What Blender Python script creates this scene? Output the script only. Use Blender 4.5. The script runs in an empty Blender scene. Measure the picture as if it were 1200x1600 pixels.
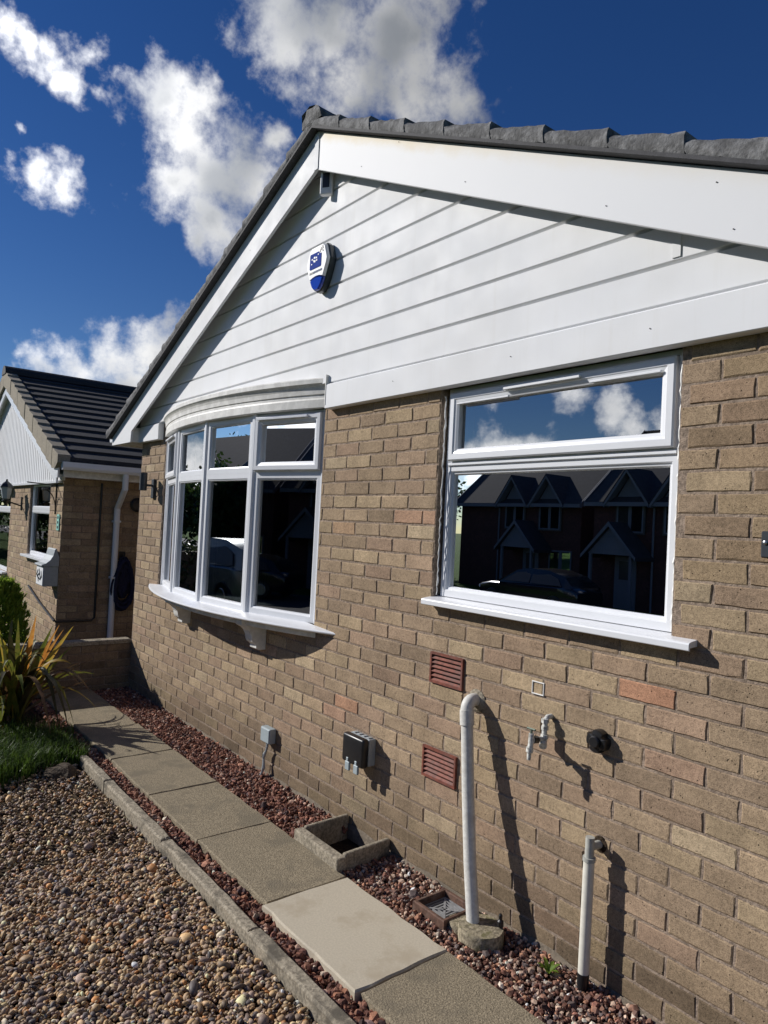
import bpy, bmesh, math, random
import numpy as np
from mathutils import Matrix, Vector
random.seed(7)
RNG = np.random.default_rng(11)
SC = bpy.context.scene
COL = SC.collection

# ------------------------------------------------------------------ camera
CAM_R = ((0.62040849, 0.78268939, 0.0499062), (0.0146082, 0.0520897, -0.99853556), (-0.78414278, 0.62022898, 0.02088321))
CAM_C = Vector((1.4667903, -2.29397745, 1.64516752))
FPX = 1090.0
cd = bpy.data.cameras.new('camera')
cam = bpy.data.objects.new('camera', cd)
COL.objects.link(cam)
r, d, f = (Vector(v) for v in CAM_R)
m3 = Matrix((r, -d, -f)).transposed()
cam.matrix_world = Matrix.Translation(CAM_C) @ m3.to_4x4()
cd.sensor_fit = 'VERTICAL'
cd.sensor_height = 24.0
cd.lens = FPX / 1600.0 * 24.0
cd.clip_start = 0.05
cd.clip_end = 2000
SC.camera = cam

def project(p):
    q = Vector(p) - CAM_C
    z = q.dot(f)
    if z < 0.1:
        return None
    return (600 + FPX * q.dot(r) / z, 800 + FPX * q.dot(d) / z, z)

def pix_dir(x, y):
    v = r * ((x - 600) / FPX) + d * ((y - 800) / FPX) + f
    return v.normalized()

# ------------------------------------------------------------------ sun and sky
SUN_L = Vector((1.42, 1.0, -0.94)).normalized()          # the way the light travels
SUN_EL = math.asin(-SUN_L.z)
SUN_AZ = math.atan2(-SUN_L.x, -SUN_L.y)                   # clockwise from +Y
sl = bpy.data.lights.new('sun', 'SUN')
sl.energy = 5.0
sl.angle = math.radians(0.53)
sl.color = (1.0, 0.962, 0.91)
so = bpy.data.objects.new('sun', sl)
so.rotation_euler = SUN_L.to_track_quat('-Z', 'Y').to_euler()
so.location = (-20, -14, 14)
COL.objects.link(so)

SC.view_settings.view_transform = 'Standard'
SC.view_settings.look = 'None'
SC.view_settings.exposure = 0.0
SC.view_settings.gamma = 1.0
SC.view_settings.use_curve_mapping = False

world = bpy.data.worlds.new('World')
SC.world = world
world.use_nodes = True
WN, WL = world.node_tree.nodes, world.node_tree.links
WN.clear()

class NT:
    """small helper to write node maths"""
    def __init__(s, tree):
        s.t = tree; s.n = tree.nodes; s.l = tree.links
    def put(s, sock, v):
        if hasattr(v, 'is_linked') or isinstance(v, bpy.types.NodeSocket):
            s.l.new(v, sock)
        else:
            sock.default_value = v
    def math(s, op, a, b=None, c=None, clamp=False):
        n = s.n.new('ShaderNodeMath'); n.operation = op; n.use_clamp = clamp
        for i, v in enumerate((a, b, c)):
            if v is not None: s.put(n.inputs[i], v)
        return n.outputs[0]
    def vmath(s, op, a, b=None, scale=None):
        n = s.n.new('ShaderNodeVectorMath'); n.operation = op
        s.put(n.inputs[0], a)
        if b is not None: s.put(n.inputs[1], b)
        if scale is not None: s.put(n.inputs[3], scale)
        return n.outputs[1] if op in ('DISTANCE', 'DOT_PRODUCT', 'LENGTH') else n.outputs[0]
    def noise(s, vec, scale, detail=4, rough=0.55, color=False):
        n = s.n.new('ShaderNodeTexNoise')
        if vec is not None: s.put(n.inputs['Vector'], vec)
        n.inputs['Scale'].default_value = scale; n.inputs['Detail'].default_value = detail; n.inputs['Roughness'].default_value = rough
        return n.outputs['Color'] if color else n.outputs[0]
    def voronoi(s, vec, scale, feature='F1', out='Distance'):
        n = s.n.new('ShaderNodeTexVoronoi'); n.feature = feature
        s.put(n.inputs['Vector'], vec); n.inputs['Scale'].default_value = scale
        return n.outputs[out]
    def smooth(s, v, lo, hi, a=0.0, b=1.0):
        n = s.n.new('ShaderNodeMapRange'); n.interpolation_type = 'SMOOTHSTEP'
        s.put(n.inputs[0], v); n.inputs[1].default_value = lo; n.inputs[2].default_value = hi
        n.inputs[3].default_value = a; n.inputs[4].default_value = b
        return n.outputs[0]
    def mix(s, fac, a, b, mode='MIX'):
        n = s.n.new('ShaderNodeMix'); n.data_type = 'RGBA'; n.blend_type = mode
        s.put(n.inputs[0], fac)
        for i, v in ((6, a), (7, b)):
            if isinstance(v, tuple): n.inputs[i].default_value = (*v, 1) if len(v) == 3 else v
            else: s.l.new(v, n.inputs[i])
        return n.outputs[2]
    def sep(s, v):
        n = s.n.new('ShaderNodeSeparateXYZ'); s.l.new(v, n.inputs[0]); return n.outputs

# clouds: puffs at their own places on the dome (direction, radius), broken up by noise
BLOBS = []
def bl(x, y, rr, w=1.0):
    v = pix_dir(x, y); BLOBS.append((v.x, v.y, v.z, rr / FPX, w))
for a in ((455, 40, 85), (520, 20, 110), (600, 60, 120), (540, 110, 85), (600, -80, 150), (665, 120, 95), (720, 160, 60, .8), (430, -30, 80),
          (215, 160, 42), (255, 160, 54), (305, 165, 42), (285, 215, 78), (270, 285, 62), (335, 275, 88), (385, 265, 60), (330, 345, 62), (300, 385, 30, .8), (425, 225, 38, .8),
          (12, 28, 30, .85), (50, 62, 34, .85), (88, 88, 36, .85), (112, 125, 32, .8), (135, 85, 26, .75),
          (68, 280, 40, .9), (98, 300, 40, .9), (25, 275, 30, .75), (38, 220, 20, .8),
          (60, 575, 42), (120, 570, 62), (185, 568, 72), (245, 555, 72), (215, 620, 90), (330, 590, 90)):
    bl(*a)
def bd(x, y, z, rr, w=1.0):
    v = Vector((x, y, z)).normalized(); BLOBS.append((v.x, v.y, v.z, rr, w))
for a in ((-.665, -.735, .112, .050), (-.63, -.765, .105, .045), (-.70, -.70, .10, .05), (-.545, -.82, .165, .045), (-.522, -.835, .148, .050), (-.505, -.85, .115, .045), (-.49, -.86, .15, .04), (-.60, -.775, .200, .034, .8), (-.655, -.73, .195, .03, .75),
          (-.80, -.58, .08, .040), (-.85, -.50, .09, .045), (-.79, -.56, .15, .03, .75), (-.96, -.23, .07, .06), (-.93, -.33, .09, .05), (-.98, -.1, .05, .06),
          (-.3, -.93, .16, .08), (.2, -.95, .14, .09), (.5, -.8, .2, .09), (.8, -.5, .25, .10), (.95, .1, .2, .09), (.7, .6, .3, .10),
          (.3, .9, .25, .10), (-.1, .9, .4, .09), (.1, -.6, .7, .11), (.5, .2, .8, .10), (-.3, -.6, .6, .07), (-.2, .4, .85, .10)):
    bd(*a)

grp = bpy.data.node_groups.new('cloud_density', 'ShaderNodeTree')
grp.interface.new_socket('Vector', in_out='INPUT', socket_type='NodeSocketVector')
grp.interface.new_socket('Density', in_out='OUTPUT', socket_type='NodeSocketFloat')
g = NT(grp)
gi = g.n.new('NodeGroupInput'); go = g.n.new('NodeGroupOutput')
vin = gi.outputs[0]
warp = g.vmath('SUBTRACT', g.noise(vin, 9.0, 5, .6, True), (.5, .5, .5))
wv = g.vmath('ADD', vin, g.vmath('SCALE', warp, scale=0.10))
acc = None
for (x, y, z, rr, w) in BLOBS:
    dd = g.vmath('DISTANCE', wv, (x, y, z))
    m = g.math('MULTIPLY', g.math('SUBTRACT', 1.0, g.math('DIVIDE', dd, rr * 1.0)), w)
    acc = m if acc is None else g.math('SMOOTH_MAX', acc, m, 0.12)
n1 = g.noise(vin, 17.0, 7, .62)
grp.interface.new_socket('Noise', in_out='OUTPUT', socket_type='NodeSocketFloat')
dens = g.math('ADD', acc, g.math('MULTIPLY', g.math('SUBTRACT', n1, .53), 2.3))
g.l.new(dens, go.inputs[0]); g.l.new(n1, go.inputs[1])

w = NT(world.node_tree)
SC.cycles.max_bounces = 6; SC.cycles.diffuse_bounces = 3; SC.cycles.glossy_bounces = 3; SC.cycles.transparent_max_bounces = 8; SC.cycles.caustics_reflective = False; SC.cycles.caustics_refractive = False
world.cycles.sampling_method = 'MANUAL'; world.cycles.sample_map_resolution = 512
tc = WN.new('ShaderNodeTexCoord')
dirv = tc.outputs['Generated']
sky = WN.new('ShaderNodeTexSky')
sky.sky_type = 'NISHITA'
sky.sun_disc = False
sky.sun_elevation = SUN_EL
sky.sun_rotation = SUN_AZ
sky.altitude = 300
sky.air_density = 1.0
sky.dust_density = 0.0
sky.ozone_density = 4.0
cg = WN.new('ShaderNodeGroup'); cg.node_tree = grp; WL.new(dirv, cg.inputs[0])
d0, nz0 = cg.outputs[0], cg.outputs[1]
ts = -SUN_L
nza = w.noise(dirv, 9.0, 2, .5); nzb = w.noise(w.vmath('ADD', dirv, (ts.x * .05, ts.y * .05, ts.z * .05)), 9.0, 2, .5)
alpha = w.smooth(d0, .0, 0.92)
facing = w.math('ADD', w.math('MULTIPLY', w.math('SUBTRACT', nza, nzb), 2.0), w.math('MULTIPLY', w.math('SUBTRACT', nz0, .5), .5))
lit = w.smooth(w.math('ADD', facing, w.math('MULTIPLY', d0, -.60)), -.85, .05)
fwd_ = w.smooth(w.vmath('DOT_PRODUCT', dirv, (ts.x, ts.y, ts.z)), .45, 1.0, 1.0, 4.0)       # clouds glow towards the sun
lit = w.math('ADD', lit, w.math('MULTIPLY', w.math('SUBTRACT', fwd_, 1.0), .28), clamp=True)
ccol = w.mix(lit, (.40, .43, .48), (1.0, 1.0, 1.0))
hs_ = WN.new('ShaderNodeHueSaturation'); hs_.inputs['Saturation'].default_value = 1.25; hs_.inputs['Hue'].default_value = .515
b_sky = WN.new('ShaderNodeBackground'); WL.new(sky.outputs[0], hs_.inputs['Color']); WL.new(hs_.outputs[0], b_sky.inputs[0]); b_sky.inputs[1].default_value = 0.064
b_cl = WN.new('ShaderNodeBackground'); WL.new(ccol, b_cl.inputs[0]); WL.new(w.math('MULTIPLY', fwd_, 0.58), b_cl.inputs[1])
mx = WN.new('ShaderNodeMixShader')
WL.new(alpha, mx.inputs[0]); WL.new(b_sky.outputs[0], mx.inputs[1]); WL.new(b_cl.outputs[0], mx.inputs[2])
wo = WN.new('ShaderNodeOutputWorld'); WL.new(mx.outputs[0], wo.inputs[0])

# ------------------------------------------------------------------ mesh helpers
class MB:
    def __init__(s):
        s.v = []; s.f = []
    def add(s, vs, fs):
        o = len(s.v); s.v += [tuple(p) for p in vs]; s.f += [tuple(i + o for i in q) for q in fs]; return s
    def box(s, x0, x1, y0, y1, z0, z1, M=None):
        vs = [Vector((x, y, z)) for z in (z0, z1) for y in (y0, y1) for x in (x0, x1)]
        if M is not None: vs = [M @ p for p in vs]
        return s.add(vs, [(0, 2, 3, 1), (4, 5, 7, 6), (0, 1, 5, 4), (2, 6, 7, 3), (0, 4, 6, 2), (1, 3, 7, 5)])
    def prism(s, poly, fn, a, b):
        """poly: 2D points, fn(u, v, t) -> 3D; swept from t = a to b, closed ends"""
        n = len(poly)
        vs = [fn(u, v, a) for u, v in poly] + [fn(u, v, b) for u, v in poly]
        fs = [tuple(range(n))[::-1], tuple(range(n, 2 * n))] + [(i, (i + 1) % n, n + (i + 1) % n, n + i) for i in range(n)]
        return s.add(vs, fs)
    def tube(s, pts, rad, n=12, cap=True):
        pts = [Vector(p) for p in pts]
        rs = rad if isinstance(rad, (list, tuple)) else [rad] * len(pts)
        rings = []
        prev = None
        for i, p in enumerate(pts):
            a = pts[max(i - 1, 0)]; b = pts[min(i + 1, len(pts) - 1)]
            t = (b - a)
            t = t.normalized() if t.length > 1e-7 else Vector((0, 0, 1))
            if prev is None:
                u = t.orthogonal().normalized()
            else:
                u = prev - t * prev.dot(t)
                u = u.normalized() if u.length > 1e-5 else t.orthogonal().normalized()
            prev = u
            w_ = t.cross(u)
            rings.append([p + (u * math.cos(2 * math.pi * k / n) + w_ * math.sin(2 * math.pi * k / n)) * rs[i] for k in range(n)])
        o = [q for rg in rings for q in rg]
        fs = []
        for i in range(len(rings) - 1):
            for k in range(n):
                fs.append((i * n + k, i * n + (k + 1) % n, (i + 1) * n + (k + 1) % n, (i + 1) * n + k))
        if cap:
            fs.append(tuple(range(n))[::-1]); fs.append(tuple((len(rings) - 1) * n + k for k in range(n)))
        return s.add(o, fs)
    def lathe(s, prof, M, n=20):
        """prof: (radius, height) pairs along local +Z of M"""
        return s.tube_profile(prof, M, n)
    def tube_profile(s, prof, M, n):
        vs = []
        for rr, h in prof:
            for k in range(n):
                a = 2 * math.pi * k / n
                vs.append(M @ Vector((rr * math.cos(a), rr * math.sin(a), h)))
        fs = []
        for i in range(len(prof) - 1):
            for k in range(n):
                fs.append((i * n + k, i * n + (k + 1) % n, (i + 1) * n + (k + 1) % n, (i + 1) * n + k))
        fs.append(tuple(range(n))[::-1]); fs.append(tuple((len(prof) - 1) * n + k for k in range(n)))
        return s.add(vs, fs)
    def rings(s, rs, closed=True, cap0=False, cap1=False):
        n = len(rs[0]); vs = [q for rg in rs for q in rg]; fs = []
        for i in range(len(rs) - 1):
            for k in range(n if closed else n - 1):
                fs.append((i * n + k, i * n + (k + 1) % n, (i + 1) * n + (k + 1) % n, (i + 1) * n + k))
        if cap0: fs.append(tuple(range(n))[::-1])
        if cap1: fs.append(tuple((len(rs) - 1) * n + k for k in range(n)))
        return s.add(vs, fs)
    def frame(s, rect, prof, T):
        """mitred frame: rect (s0, s1, z0, z1), prof list of (inset, depth); T(s, z, depth)"""
        s0, s1, z0, z1 = rect
        rs = []
        for q in prof:
            i, dp = q
            rs.append([T(s0 + i, z0 + i, dp), T(s1 - i, z0 + i, dp), T(s1 - i, z1 - i, dp), T(s0 + i, z1 - i, dp)])
        return s.rings(rs)
    def mesh(s, name, bev=0.0, seg=1, smooth=False):
        me = bpy.data.meshes.new(name)
        bm = bmesh.new()
        vv = [bm.verts.new(p) for p in s.v]
        for q in s.f:
            try: bm.faces.new([vv[i] for i in q])
            except ValueError: pass
        bmesh.ops.recalc_face_normals(bm, faces=bm.faces)
        if bev > 0:
            es = [e for e in bm.edges if len(e.link_faces) == 2 and e.calc_face_angle(0) > 0.5]
            bmesh.ops.bevel(bm, geom=es, offset=bev, segments=seg, affect='EDGES', profile=0.5, clamp_overlap=True)
        if smooth:
            for q in bm.faces: q.smooth = True
            for e in bm.edges:
                if len(e.link_faces) == 2 and e.calc_face_angle(0) > 0.7: e.smooth = False
        bm.to_mesh(me); bm.free()
        return me
    def build(s, name, mat, parent=None, bev=0.0, seg=1, smooth=False):
        return link(name, s.mesh(name, bev, seg, smooth), mat, parent)

def link(name, me, mat=None, parent=None):
    o = bpy.data.objects.new(name, me)
    COL.objects.link(o)
    if mat is not None and not me.materials: me.materials.append(mat)
    if parent is not None: o.parent = parent
    return o
def tag(o, label, cat, group=None):
    o['label'] = label; o['category'] = cat
    if group: o['group'] = group
    return o
def thing(name, label, cat, loc=(0, 0, 0), group=None):
    o = bpy.data.objects.new(name, None)
    COL.objects.link(o); o.empty_display_size = .1
    o.location = loc
    return tag(o, label, cat, group)
def struct(o, kind='structure', label=None):
    o['kind'] = kind
    if label: o['label'] = label
    return o
def sub(name, parent):
    o = bpy.data.objects.new(name, None); COL.objects.link(o); o.parent = parent; o.empty_display_size = .1
    return o
def parent_keep(o, p):
    """children are written in world coordinates; p is an Empty at its base"""
    o.parent = p
    o.matrix_parent_inverse = Matrix.Translation(p.location).inverted()
    return o
def bar(p0, p1, w, h=None):
    return None

def big_mesh(name, verts, faces, colors=None, smooth=False, mat=None, parent=None):
    """numpy mesh: verts (N,3), faces (M,3)"""
    me = bpy.data.meshes.new(name)
    nv, nf = len(verts), len(faces)
    me.vertices.add(nv); me.loops.add(nf * 3); me.polygons.add(nf)
    me.vertices.foreach_set('co', np.ascontiguousarray(verts, dtype=np.float32).ravel())
    me.loops.foreach_set('vertex_index', np.ascontiguousarray(faces, dtype=np.int32).ravel())
    me.polygons.foreach_set('loop_start', np.arange(0, nf * 3, 3, dtype=np.int32))
    me.polygons.foreach_set('use_smooth', np.full(nf, bool(smooth)))
    if colors is not None:
        at = me.color_attributes.new('tint', 'FLOAT_COLOR', 'POINT')
        c = np.ones((nv, 4), dtype=np.float32); c[:, :3] = colors
        at.data.foreach_set('color', c.ravel())
    me.update(calc_edges=True); me.validate()
    return link(name, me, mat, parent)

# ------------------------------------------------------------------ materials
def new_mat(name):
    m = bpy.data.materials.new(name); m.use_nodes = True
    t = m.node_tree; t.nodes.clear()
    out = t.nodes.new('ShaderNodeOutputMaterial'); p = t.nodes.new('ShaderNodeBsdfPrincipled')
    t.links.new(p.outputs[0], out.inputs[0])
    return m, NT(t), p, out
def setp(p, nt, **kw):
    names = dict(color='Base Color', rough='Roughness', metal='Metallic', spec='Specular IOR Level', coat='Coat Weight', normal='Normal')
    for k, v in kw.items():
        s_ = p.inputs[names[k]]
        if isinstance(v, tuple): s_.default_value = (*v, 1)
        else: nt.put(s_, v)
def bumpn(nt, height, strength, dist):
    b = nt.n.new('ShaderNodeBump'); b.inputs['Strength'].default_value = strength; b.inputs['Distance'].default_value = dist
    nt.l.new(height, b.inputs['Height']); return b.outputs[0]
def pos(nt):
    return nt.n.new('ShaderNodeNewGeometry').outputs['Position']
def mat(name, c, rough=.6, var=.12, scale=25, bump=.0, bscale=150, dist=.002, spec=.4, metal=0.0, c2=None, patch=3.0):
    m, nt, p, _ = new_mat(name)
    P = pos(nt)
    a = nt.smooth(nt.noise(P, scale, 3, .65), .33, .67); b = nt.noise(P, patch, 4, .65)
    lo = tuple(x * (1 - var) for x in c); hi = tuple(min(1, x * (1 + var)) for x in c)
    col = nt.mix(a, lo, hi)
    if c2 is not None:
        col = nt.mix(nt.smooth(b, .48, .68), col, c2)
    else:
        col = nt.mix(nt.smooth(b, .35, .7), col, tuple(x * (1 - var * .7) for x in c))
    setp(p, nt, color=col, rough=rough, spec=spec, metal=metal)
    if bump > 0:
        setp(p, nt, normal=bumpn(nt, nt.noise(P, bscale, 3, .6), bump, dist))
    return m
def tint_mat(name, rough=.8, grain=90, gvar=.5, bump=.5, dist=.002, pits=False, spec=.25, objcol=True):
    """colour = mesh attribute tint x object colour x grain"""
    m, nt, p, _ = new_mat(name)
    P = pos(nt)
    at = nt.n.new('ShaderNodeAttribute'); at.attribute_name = 'tint'
    col = at.outputs['Color']
    if objcol:
        oi = nt.n.new('ShaderNodeObjectInfo')
        col = nt.mix(1.0, col, oi.outputs['Color'], 'MULTIPLY')
    n1 = nt.noise(P, grain, 4, .75)
    n2 = nt.noise(P, grain * .12, 4, .6)
    k = nt.math('ADD', nt.smooth(n1, .3, .7, 1 - gvar * .5, 1 + gvar * .5), nt.smooth(n2, .3, .7, -.14, .14))
    if pits:
        n3 = nt.noise(P, 300, 2, .6)
        k = nt.math('MULTIPLY', k, nt.smooth(n3, .34, .52, .62, 1.08))
        vd = nt.voronoi(P, 70)
        vsel = nt.smooth(nt.noise(P, 33, 2, .5), .52, .6)
        hole = nt.math('MULTIPLY', nt.smooth(vd, .10, .22, 1.0, 0.0), vsel)
        k = nt.math('MULTIPLY', k, nt.math('SUBTRACT', 1.0, nt.math('MULTIPLY', hole, .75)))
    kc = nt.n.new('ShaderNodeCombineXYZ')
    for i in range(3): nt.l.new(k, kc.inputs[i])
    col = nt.mix(1.0, col, kc.outputs[0], 'MULTIPLY')
    setp(p, nt, color=col, rough=rough, spec=spec)
    if bump > 0:
        h = n1
        if pits:
            h = nt.math('ADD', nt.math('ADD', nt.math('MULTIPLY', n1, .7), nt.math('MULTIPLY', n3, .6)), nt.math('MULTIPLY', hole, -1.2))
        setp(p, nt, normal=bumpn(nt, h, bump, dist))
    return m

M_BRICK = tint_mat('brick', rough=.92, grain=70, gvar=.42, bump=.65, dist=.003, pits=True, spec=.15)
M_MORTAR = mat('mortar', (.285, .222, .172), rough=.95, var=.32, scale=60, bump=.8, bscale=190, dist=.004, spec=.1, c2=(.22, .17, .13), patch=2.5)
M_UPVC = mat('white_upvc', (.76, .775, .80), rough=.30, var=.02, scale=8, bump=.03, bscale=30, dist=.001, spec=.45)
def clad_mat():
    m, nt, p, _ = new_mat('white_cladding')
    P = pos(nt); x = nt.sep(P)
    cv = nt.n.new('ShaderNodeCombineXYZ')
    nt.l.new(nt.math('MULTIPLY', x[0], 26.0), cv.inputs[0]); nt.l.new(nt.math('MULTIPLY', x[1], 26.0), cv.inputs[1]); nt.l.new(nt.math('MULTIPLY', x[2], 1.6), cv.inputs[2])
    streak = nt.smooth(nt.noise(cv.outputs[0], 1.0, 4, .6), .50, .80)
    patchy = nt.smooth(nt.noise(P, 1.7, 4, .6), .40, .70)
    col = nt.mix(patchy, (.755, .765, .78), (.715, .72, .725))
    col = nt.mix(nt.math('MULTIPLY', streak, .18), col, (.60, .585, .545))
    setp(p, nt, color=col, rough=nt.smooth(nt.noise(P, 6, 3), .3, .7, .60, .74), spec=.3)
    setp(p, nt, normal=bumpn(nt, nt.noise(P, 2.4, 2, .5), .05, .010))
    return m
M_CLAD = clad_mat()
M_CORN = mat('weathered_white', (.72, .71, .67), rough=.5, var=.12, scale=14, bump=.1, bscale=80, dist=.001, spec=.35, c2=(.64, .625, .58), patch=6)
M_TILE = mat('roof_tile_dark', (.065, .066, .07), rough=.88, var=.3, scale=40, bump=.6, bscale=120, dist=.004, spec=.25)
M_VERGE = mat('verge_mortar', (.15, .15, .152), rough=.85, var=.45, scale=26, bump=.7, bscale=60, dist=.006, spec=.35, c2=(.10, .10, .102), patch=9)
M_SLATE = mat('undercloak', (.055, .055, .06), rough=.8, var=.2, scale=30, bump=.3)
M_BLACK = mat('black_plastic', (.014, .014, .016), rough=.35, var=.2, scale=30, spec=.5)
M_GREYBOX = mat('grey_plastic', (.34, .37, .38), rough=.45, var=.08, scale=30)
M_BLUEGREY = mat('blue_grey_plastic', (.36, .42, .44), rough=.45, var=.08, scale=30)
M_ANTH = mat('anthracite_metal', (.035, .042, .05), rough=.45, var=.15, scale=30)
M_STEEL = mat('steel', (.55, .55, .55), rough=.3, var=.1, scale=60, metal=1.0)
M_TERRA = mat('terracotta_plastic', (.20, .062, .04), rough=.6, var=.3, scale=40, bump=.2, c2=(.16, .075, .06), patch=8)
M_PIPEW = mat('weathered_pipe', (.64, .63, .585), rough=.55, var=.1, scale=55, bump=.25, bscale=80, c2=(.55, .53, .48), patch=20)
M_PIPEC = mat('cream_pipe', (.68, .66, .58), rough=.4, var=.06, scale=30)
M_PIPEG = mat('grey_pipe', (.42, .42, .38), rough=.5, var=.1, scale=30)
M_PAINT = mat('painted_tap', (.62, .62, .58), rough=.45, var=.25, scale=90, c2=(.32, .31, .27), patch=60)
M_BRASS = mat('dull_green_metal', (.20, .24, .19), rough=.5, var=.3, scale=60, metal=.4)
M_SLABG = mat('paving_grey', (.268, .224, .155), rough=.93, var=.34, scale=140, bump=1.0, bscale=150, dist=.004, spec=.15, c2=(.205, .175, .125), patch=6)
M_SLABW = mat('paving_pale', (.50, .445, .345), rough=.85, var=.07, scale=130, bump=.35, bscale=220, dist=.001, spec=.2, c2=(.43, .37, .275), patch=5)
M_KERB = mat('concrete_kerb', (.31, .27, .205), rough=.93, var=.35, scale=70, bump=.6, bscale=150, dist=.003, spec=.15, c2=(.13, .115, .09), patch=9)
M_CONC = mat('mossy_concrete', (.29, .25, .175), rough=.95, var=.4, scale=70, bump=.7, bscale=130, dist=.004, spec=.1, c2=(.17, .155, .08), patch=18)
M_RUST = mat('brown_gully', (.115, .062, .042), rough=.8, var=.35, scale=45, bump=.4, c2=(.16, .11, .085), patch=12)
M_IRON = mat('grey_iron', (.30, .30, .30), rough=.6, var=.3, scale=60, bump=.2)
M_SOIL = mat('soil', (.05, .037, .026), rough=1, var=.4, scale=50, bump=.8, bscale=60, dist=.02, spec=.05)
M_PGROUND = mat('pebble_bed', (.085, .065, .045), rough=1, var=.4, scale=60, bump=.8, bscale=80, dist=.01, spec=.05)
M_CGROUND = mat('chipping_bed', (.065, .033, .026), rough=1, var=.4, scale=80, bump=.8, bscale=110, dist=.008, spec=.05)
M_LAWN = mat('lawn', (.055, .10, .022), rough=1, var=.4, scale=30, bump=.8, bscale=90, dist=.03, spec=.05)
M_ROAD = mat('asphalt', (.05, .05, .052), rough=.9, var=.2, scale=60, bump=.3, bscale=200)
M_PEB = tint_mat('pebble', rough=.6, grain=120, gvar=.35, bump=.25, dist=.001, spec=.35, objcol=False)
M_CHIP = tint_mat('red_chipping', rough=.85, grain=160, gvar=.5, bump=.5, dist=.001, spec=.2, objcol=False)
M_ROCK = mat('rock', (.075, .052, .032), rough=.9, var=.4, scale=20, bump=.8, bscale=25, dist=.02)
M_INT = mat('dark_interior', (.075, .07, .065), rough=.9, var=.1)
M_CURT = mat('cream_blind', (.5, .47, .42), rough=.9, var=.1)
M_SEAL = mat('white_sealant', (.78, .77, .74), rough=.6, var=.05, bump=.3, bscale=60)
M_BLUE = mat('blue_print', (.018, .05, .30), rough=.8, var=.1, spec=.08)
M_TEXTG = mat('grey_print', (.30, .33, .42), rough=.8, var=.1, spec=.1)
M_WHITEG = mat('glossy_white', (.80, .81, .82), rough=.5, var=.02, spec=.3)
M_TAN = mat('tan_verge_tile', (.27, .235, .175), rough=.9, var=.2, scale=60, bump=.5, bscale=100, c2=(.21, .185, .14), patch=8)
M_NTILE = mat('neighbour_tile', (.034, .033, .034), rough=.8, var=.35, scale=50, bump=.6, bscale=90, dist=.004)
M_TEAL = mat('teal_plaque', (.28, .60, .52), rough=.5, var=.1)
M_NAVY = mat('navy_cloth', (.012, .014, .045), rough=.9, var=.3, scale=30, bump=.4, bscale=40, dist=.01)
M_REDBR = mat('dark_red_brick', (.14, .055, .04), rough=.9, var=.3, scale=15, bump=.2)
M_GWHITE = mat('white_board', (.62, .63, .65), rough=.5, var=.04)

def blue_lens():
    m, nt, p, _ = new_mat('blue_lens')
    setp(p, nt, color=nt.mix(nt.noise(pos(nt), 60, 2), (.01, .04, .42), (.02, .09, .62)), rough=.08, spec=.7)
    p.inputs['Transmission Weight'].default_value = .25
    return m
M_LENS = blue_lens()
def glass_mat(name, ior, tint=(.82, .86, .86)):
    m, nt, p, out = new_mat(name)
    nt.n.remove(p)
    tr = nt.n.new('ShaderNodeBsdfTransparent'); tr.inputs[0].default_value = (*tint, 1)
    gl = nt.n.new('ShaderNodeBsdfGlossy'); gl.inputs['Roughness'].default_value = 0.0; gl.inputs[0].default_value = (.97, .98, 1, 1)
    b = nt.n.new('ShaderNodeBump'); b.inputs['Strength'].default_value = .012; b.inputs['Distance'].default_value = .01
    nt.l.new(nt.noise(pos(nt), 2.2, 1, .4), b.inputs['Height'])
    nt.l.new(b.outputs[0], gl.inputs['Normal'])
    fr = nt.n.new('ShaderNodeFresnel'); fr.inputs[0].default_value = ior
    ms = nt.n.new('ShaderNodeMixShader')
    nt.l.new(fr.outputs[0], ms.inputs[0]); nt.l.new(tr.outputs[0], ms.inputs[1]); nt.l.new(gl.outputs[0], ms.inputs[2])
    nt.l.new(ms.outputs[0], out.inputs[0])
    return m
M_GLASS = glass_mat('double_glazing', 3.7, (.7, .74, .74))
def leaf_mat(name, c, c2, rough=.5, transl=.25, grad=None):
    m, nt, p, out = new_mat(name)
    P = pos(nt)
    col = nt.mix(nt.smooth(nt.noise(P, 18, 3, .6), .35, .65), c, c2)
    setp(p, nt, color=col, rough=rough, spec=.4)
    t = nt.n.new('ShaderNodeBsdfTranslucent'); nt.l.new(col, t.inputs[0])
    ms = nt.n.new('ShaderNodeMixShader'); ms.inputs[0].default_value = transl
    nt.l.new(p.outputs[0], ms.inputs[1]); nt.l.new(t.outputs[0], ms.inputs[2]); nt.l.new(ms.outputs[0], out.inputs[0])
    return m
M_FLAX = [leaf_mat('flax_green', (.12, .15, .022), (.20, .18, .035), transl=.5), leaf_mat('flax_bronze', (.12, .06, .03), (.16, .10, .04)),
          leaf_mat('flax_orange', (.52, .21, .04), (.60, .30, .07), transl=.6), leaf_mat('flax_dark', (.035, .04, .015), (.06, .05, .02)), leaf_mat('flax_yellow', (.42, .37, .05), (.50, .30, .06), transl=.6)]
M_CONIF = leaf_mat('conifer', (.16, .26, .03), (.26, .34, .05), transl=.55)
M_SHRUB = leaf_mat('shrub_leaf', (.018, .028, .010), (.035, .045, .016))
M_GRASS = leaf_mat('grass_blade', (.035, .075, .010), (.085, .14, .02), transl=.4)
M_TREE = leaf_mat('tree_leaf', (.03, .055, .012), (.05, .085, .02))
M_BARK = mat('bark', (.08, .06, .045), rough=1, var=.3, bump=.5)
M_STWHITE = mat('street_dimmed_white', (.11, .118, .14), rough=.7, var=.05)  # street house colours below are darkened to deepen their shade in the glass
M_STTILE = mat('street_tile', (.028, .028, .032), rough=.9, var=.3, scale=6)
M_STBRICK = mat('street_brick', (.06, .026, .022), rough=.95, var=.3, scale=12)
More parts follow.
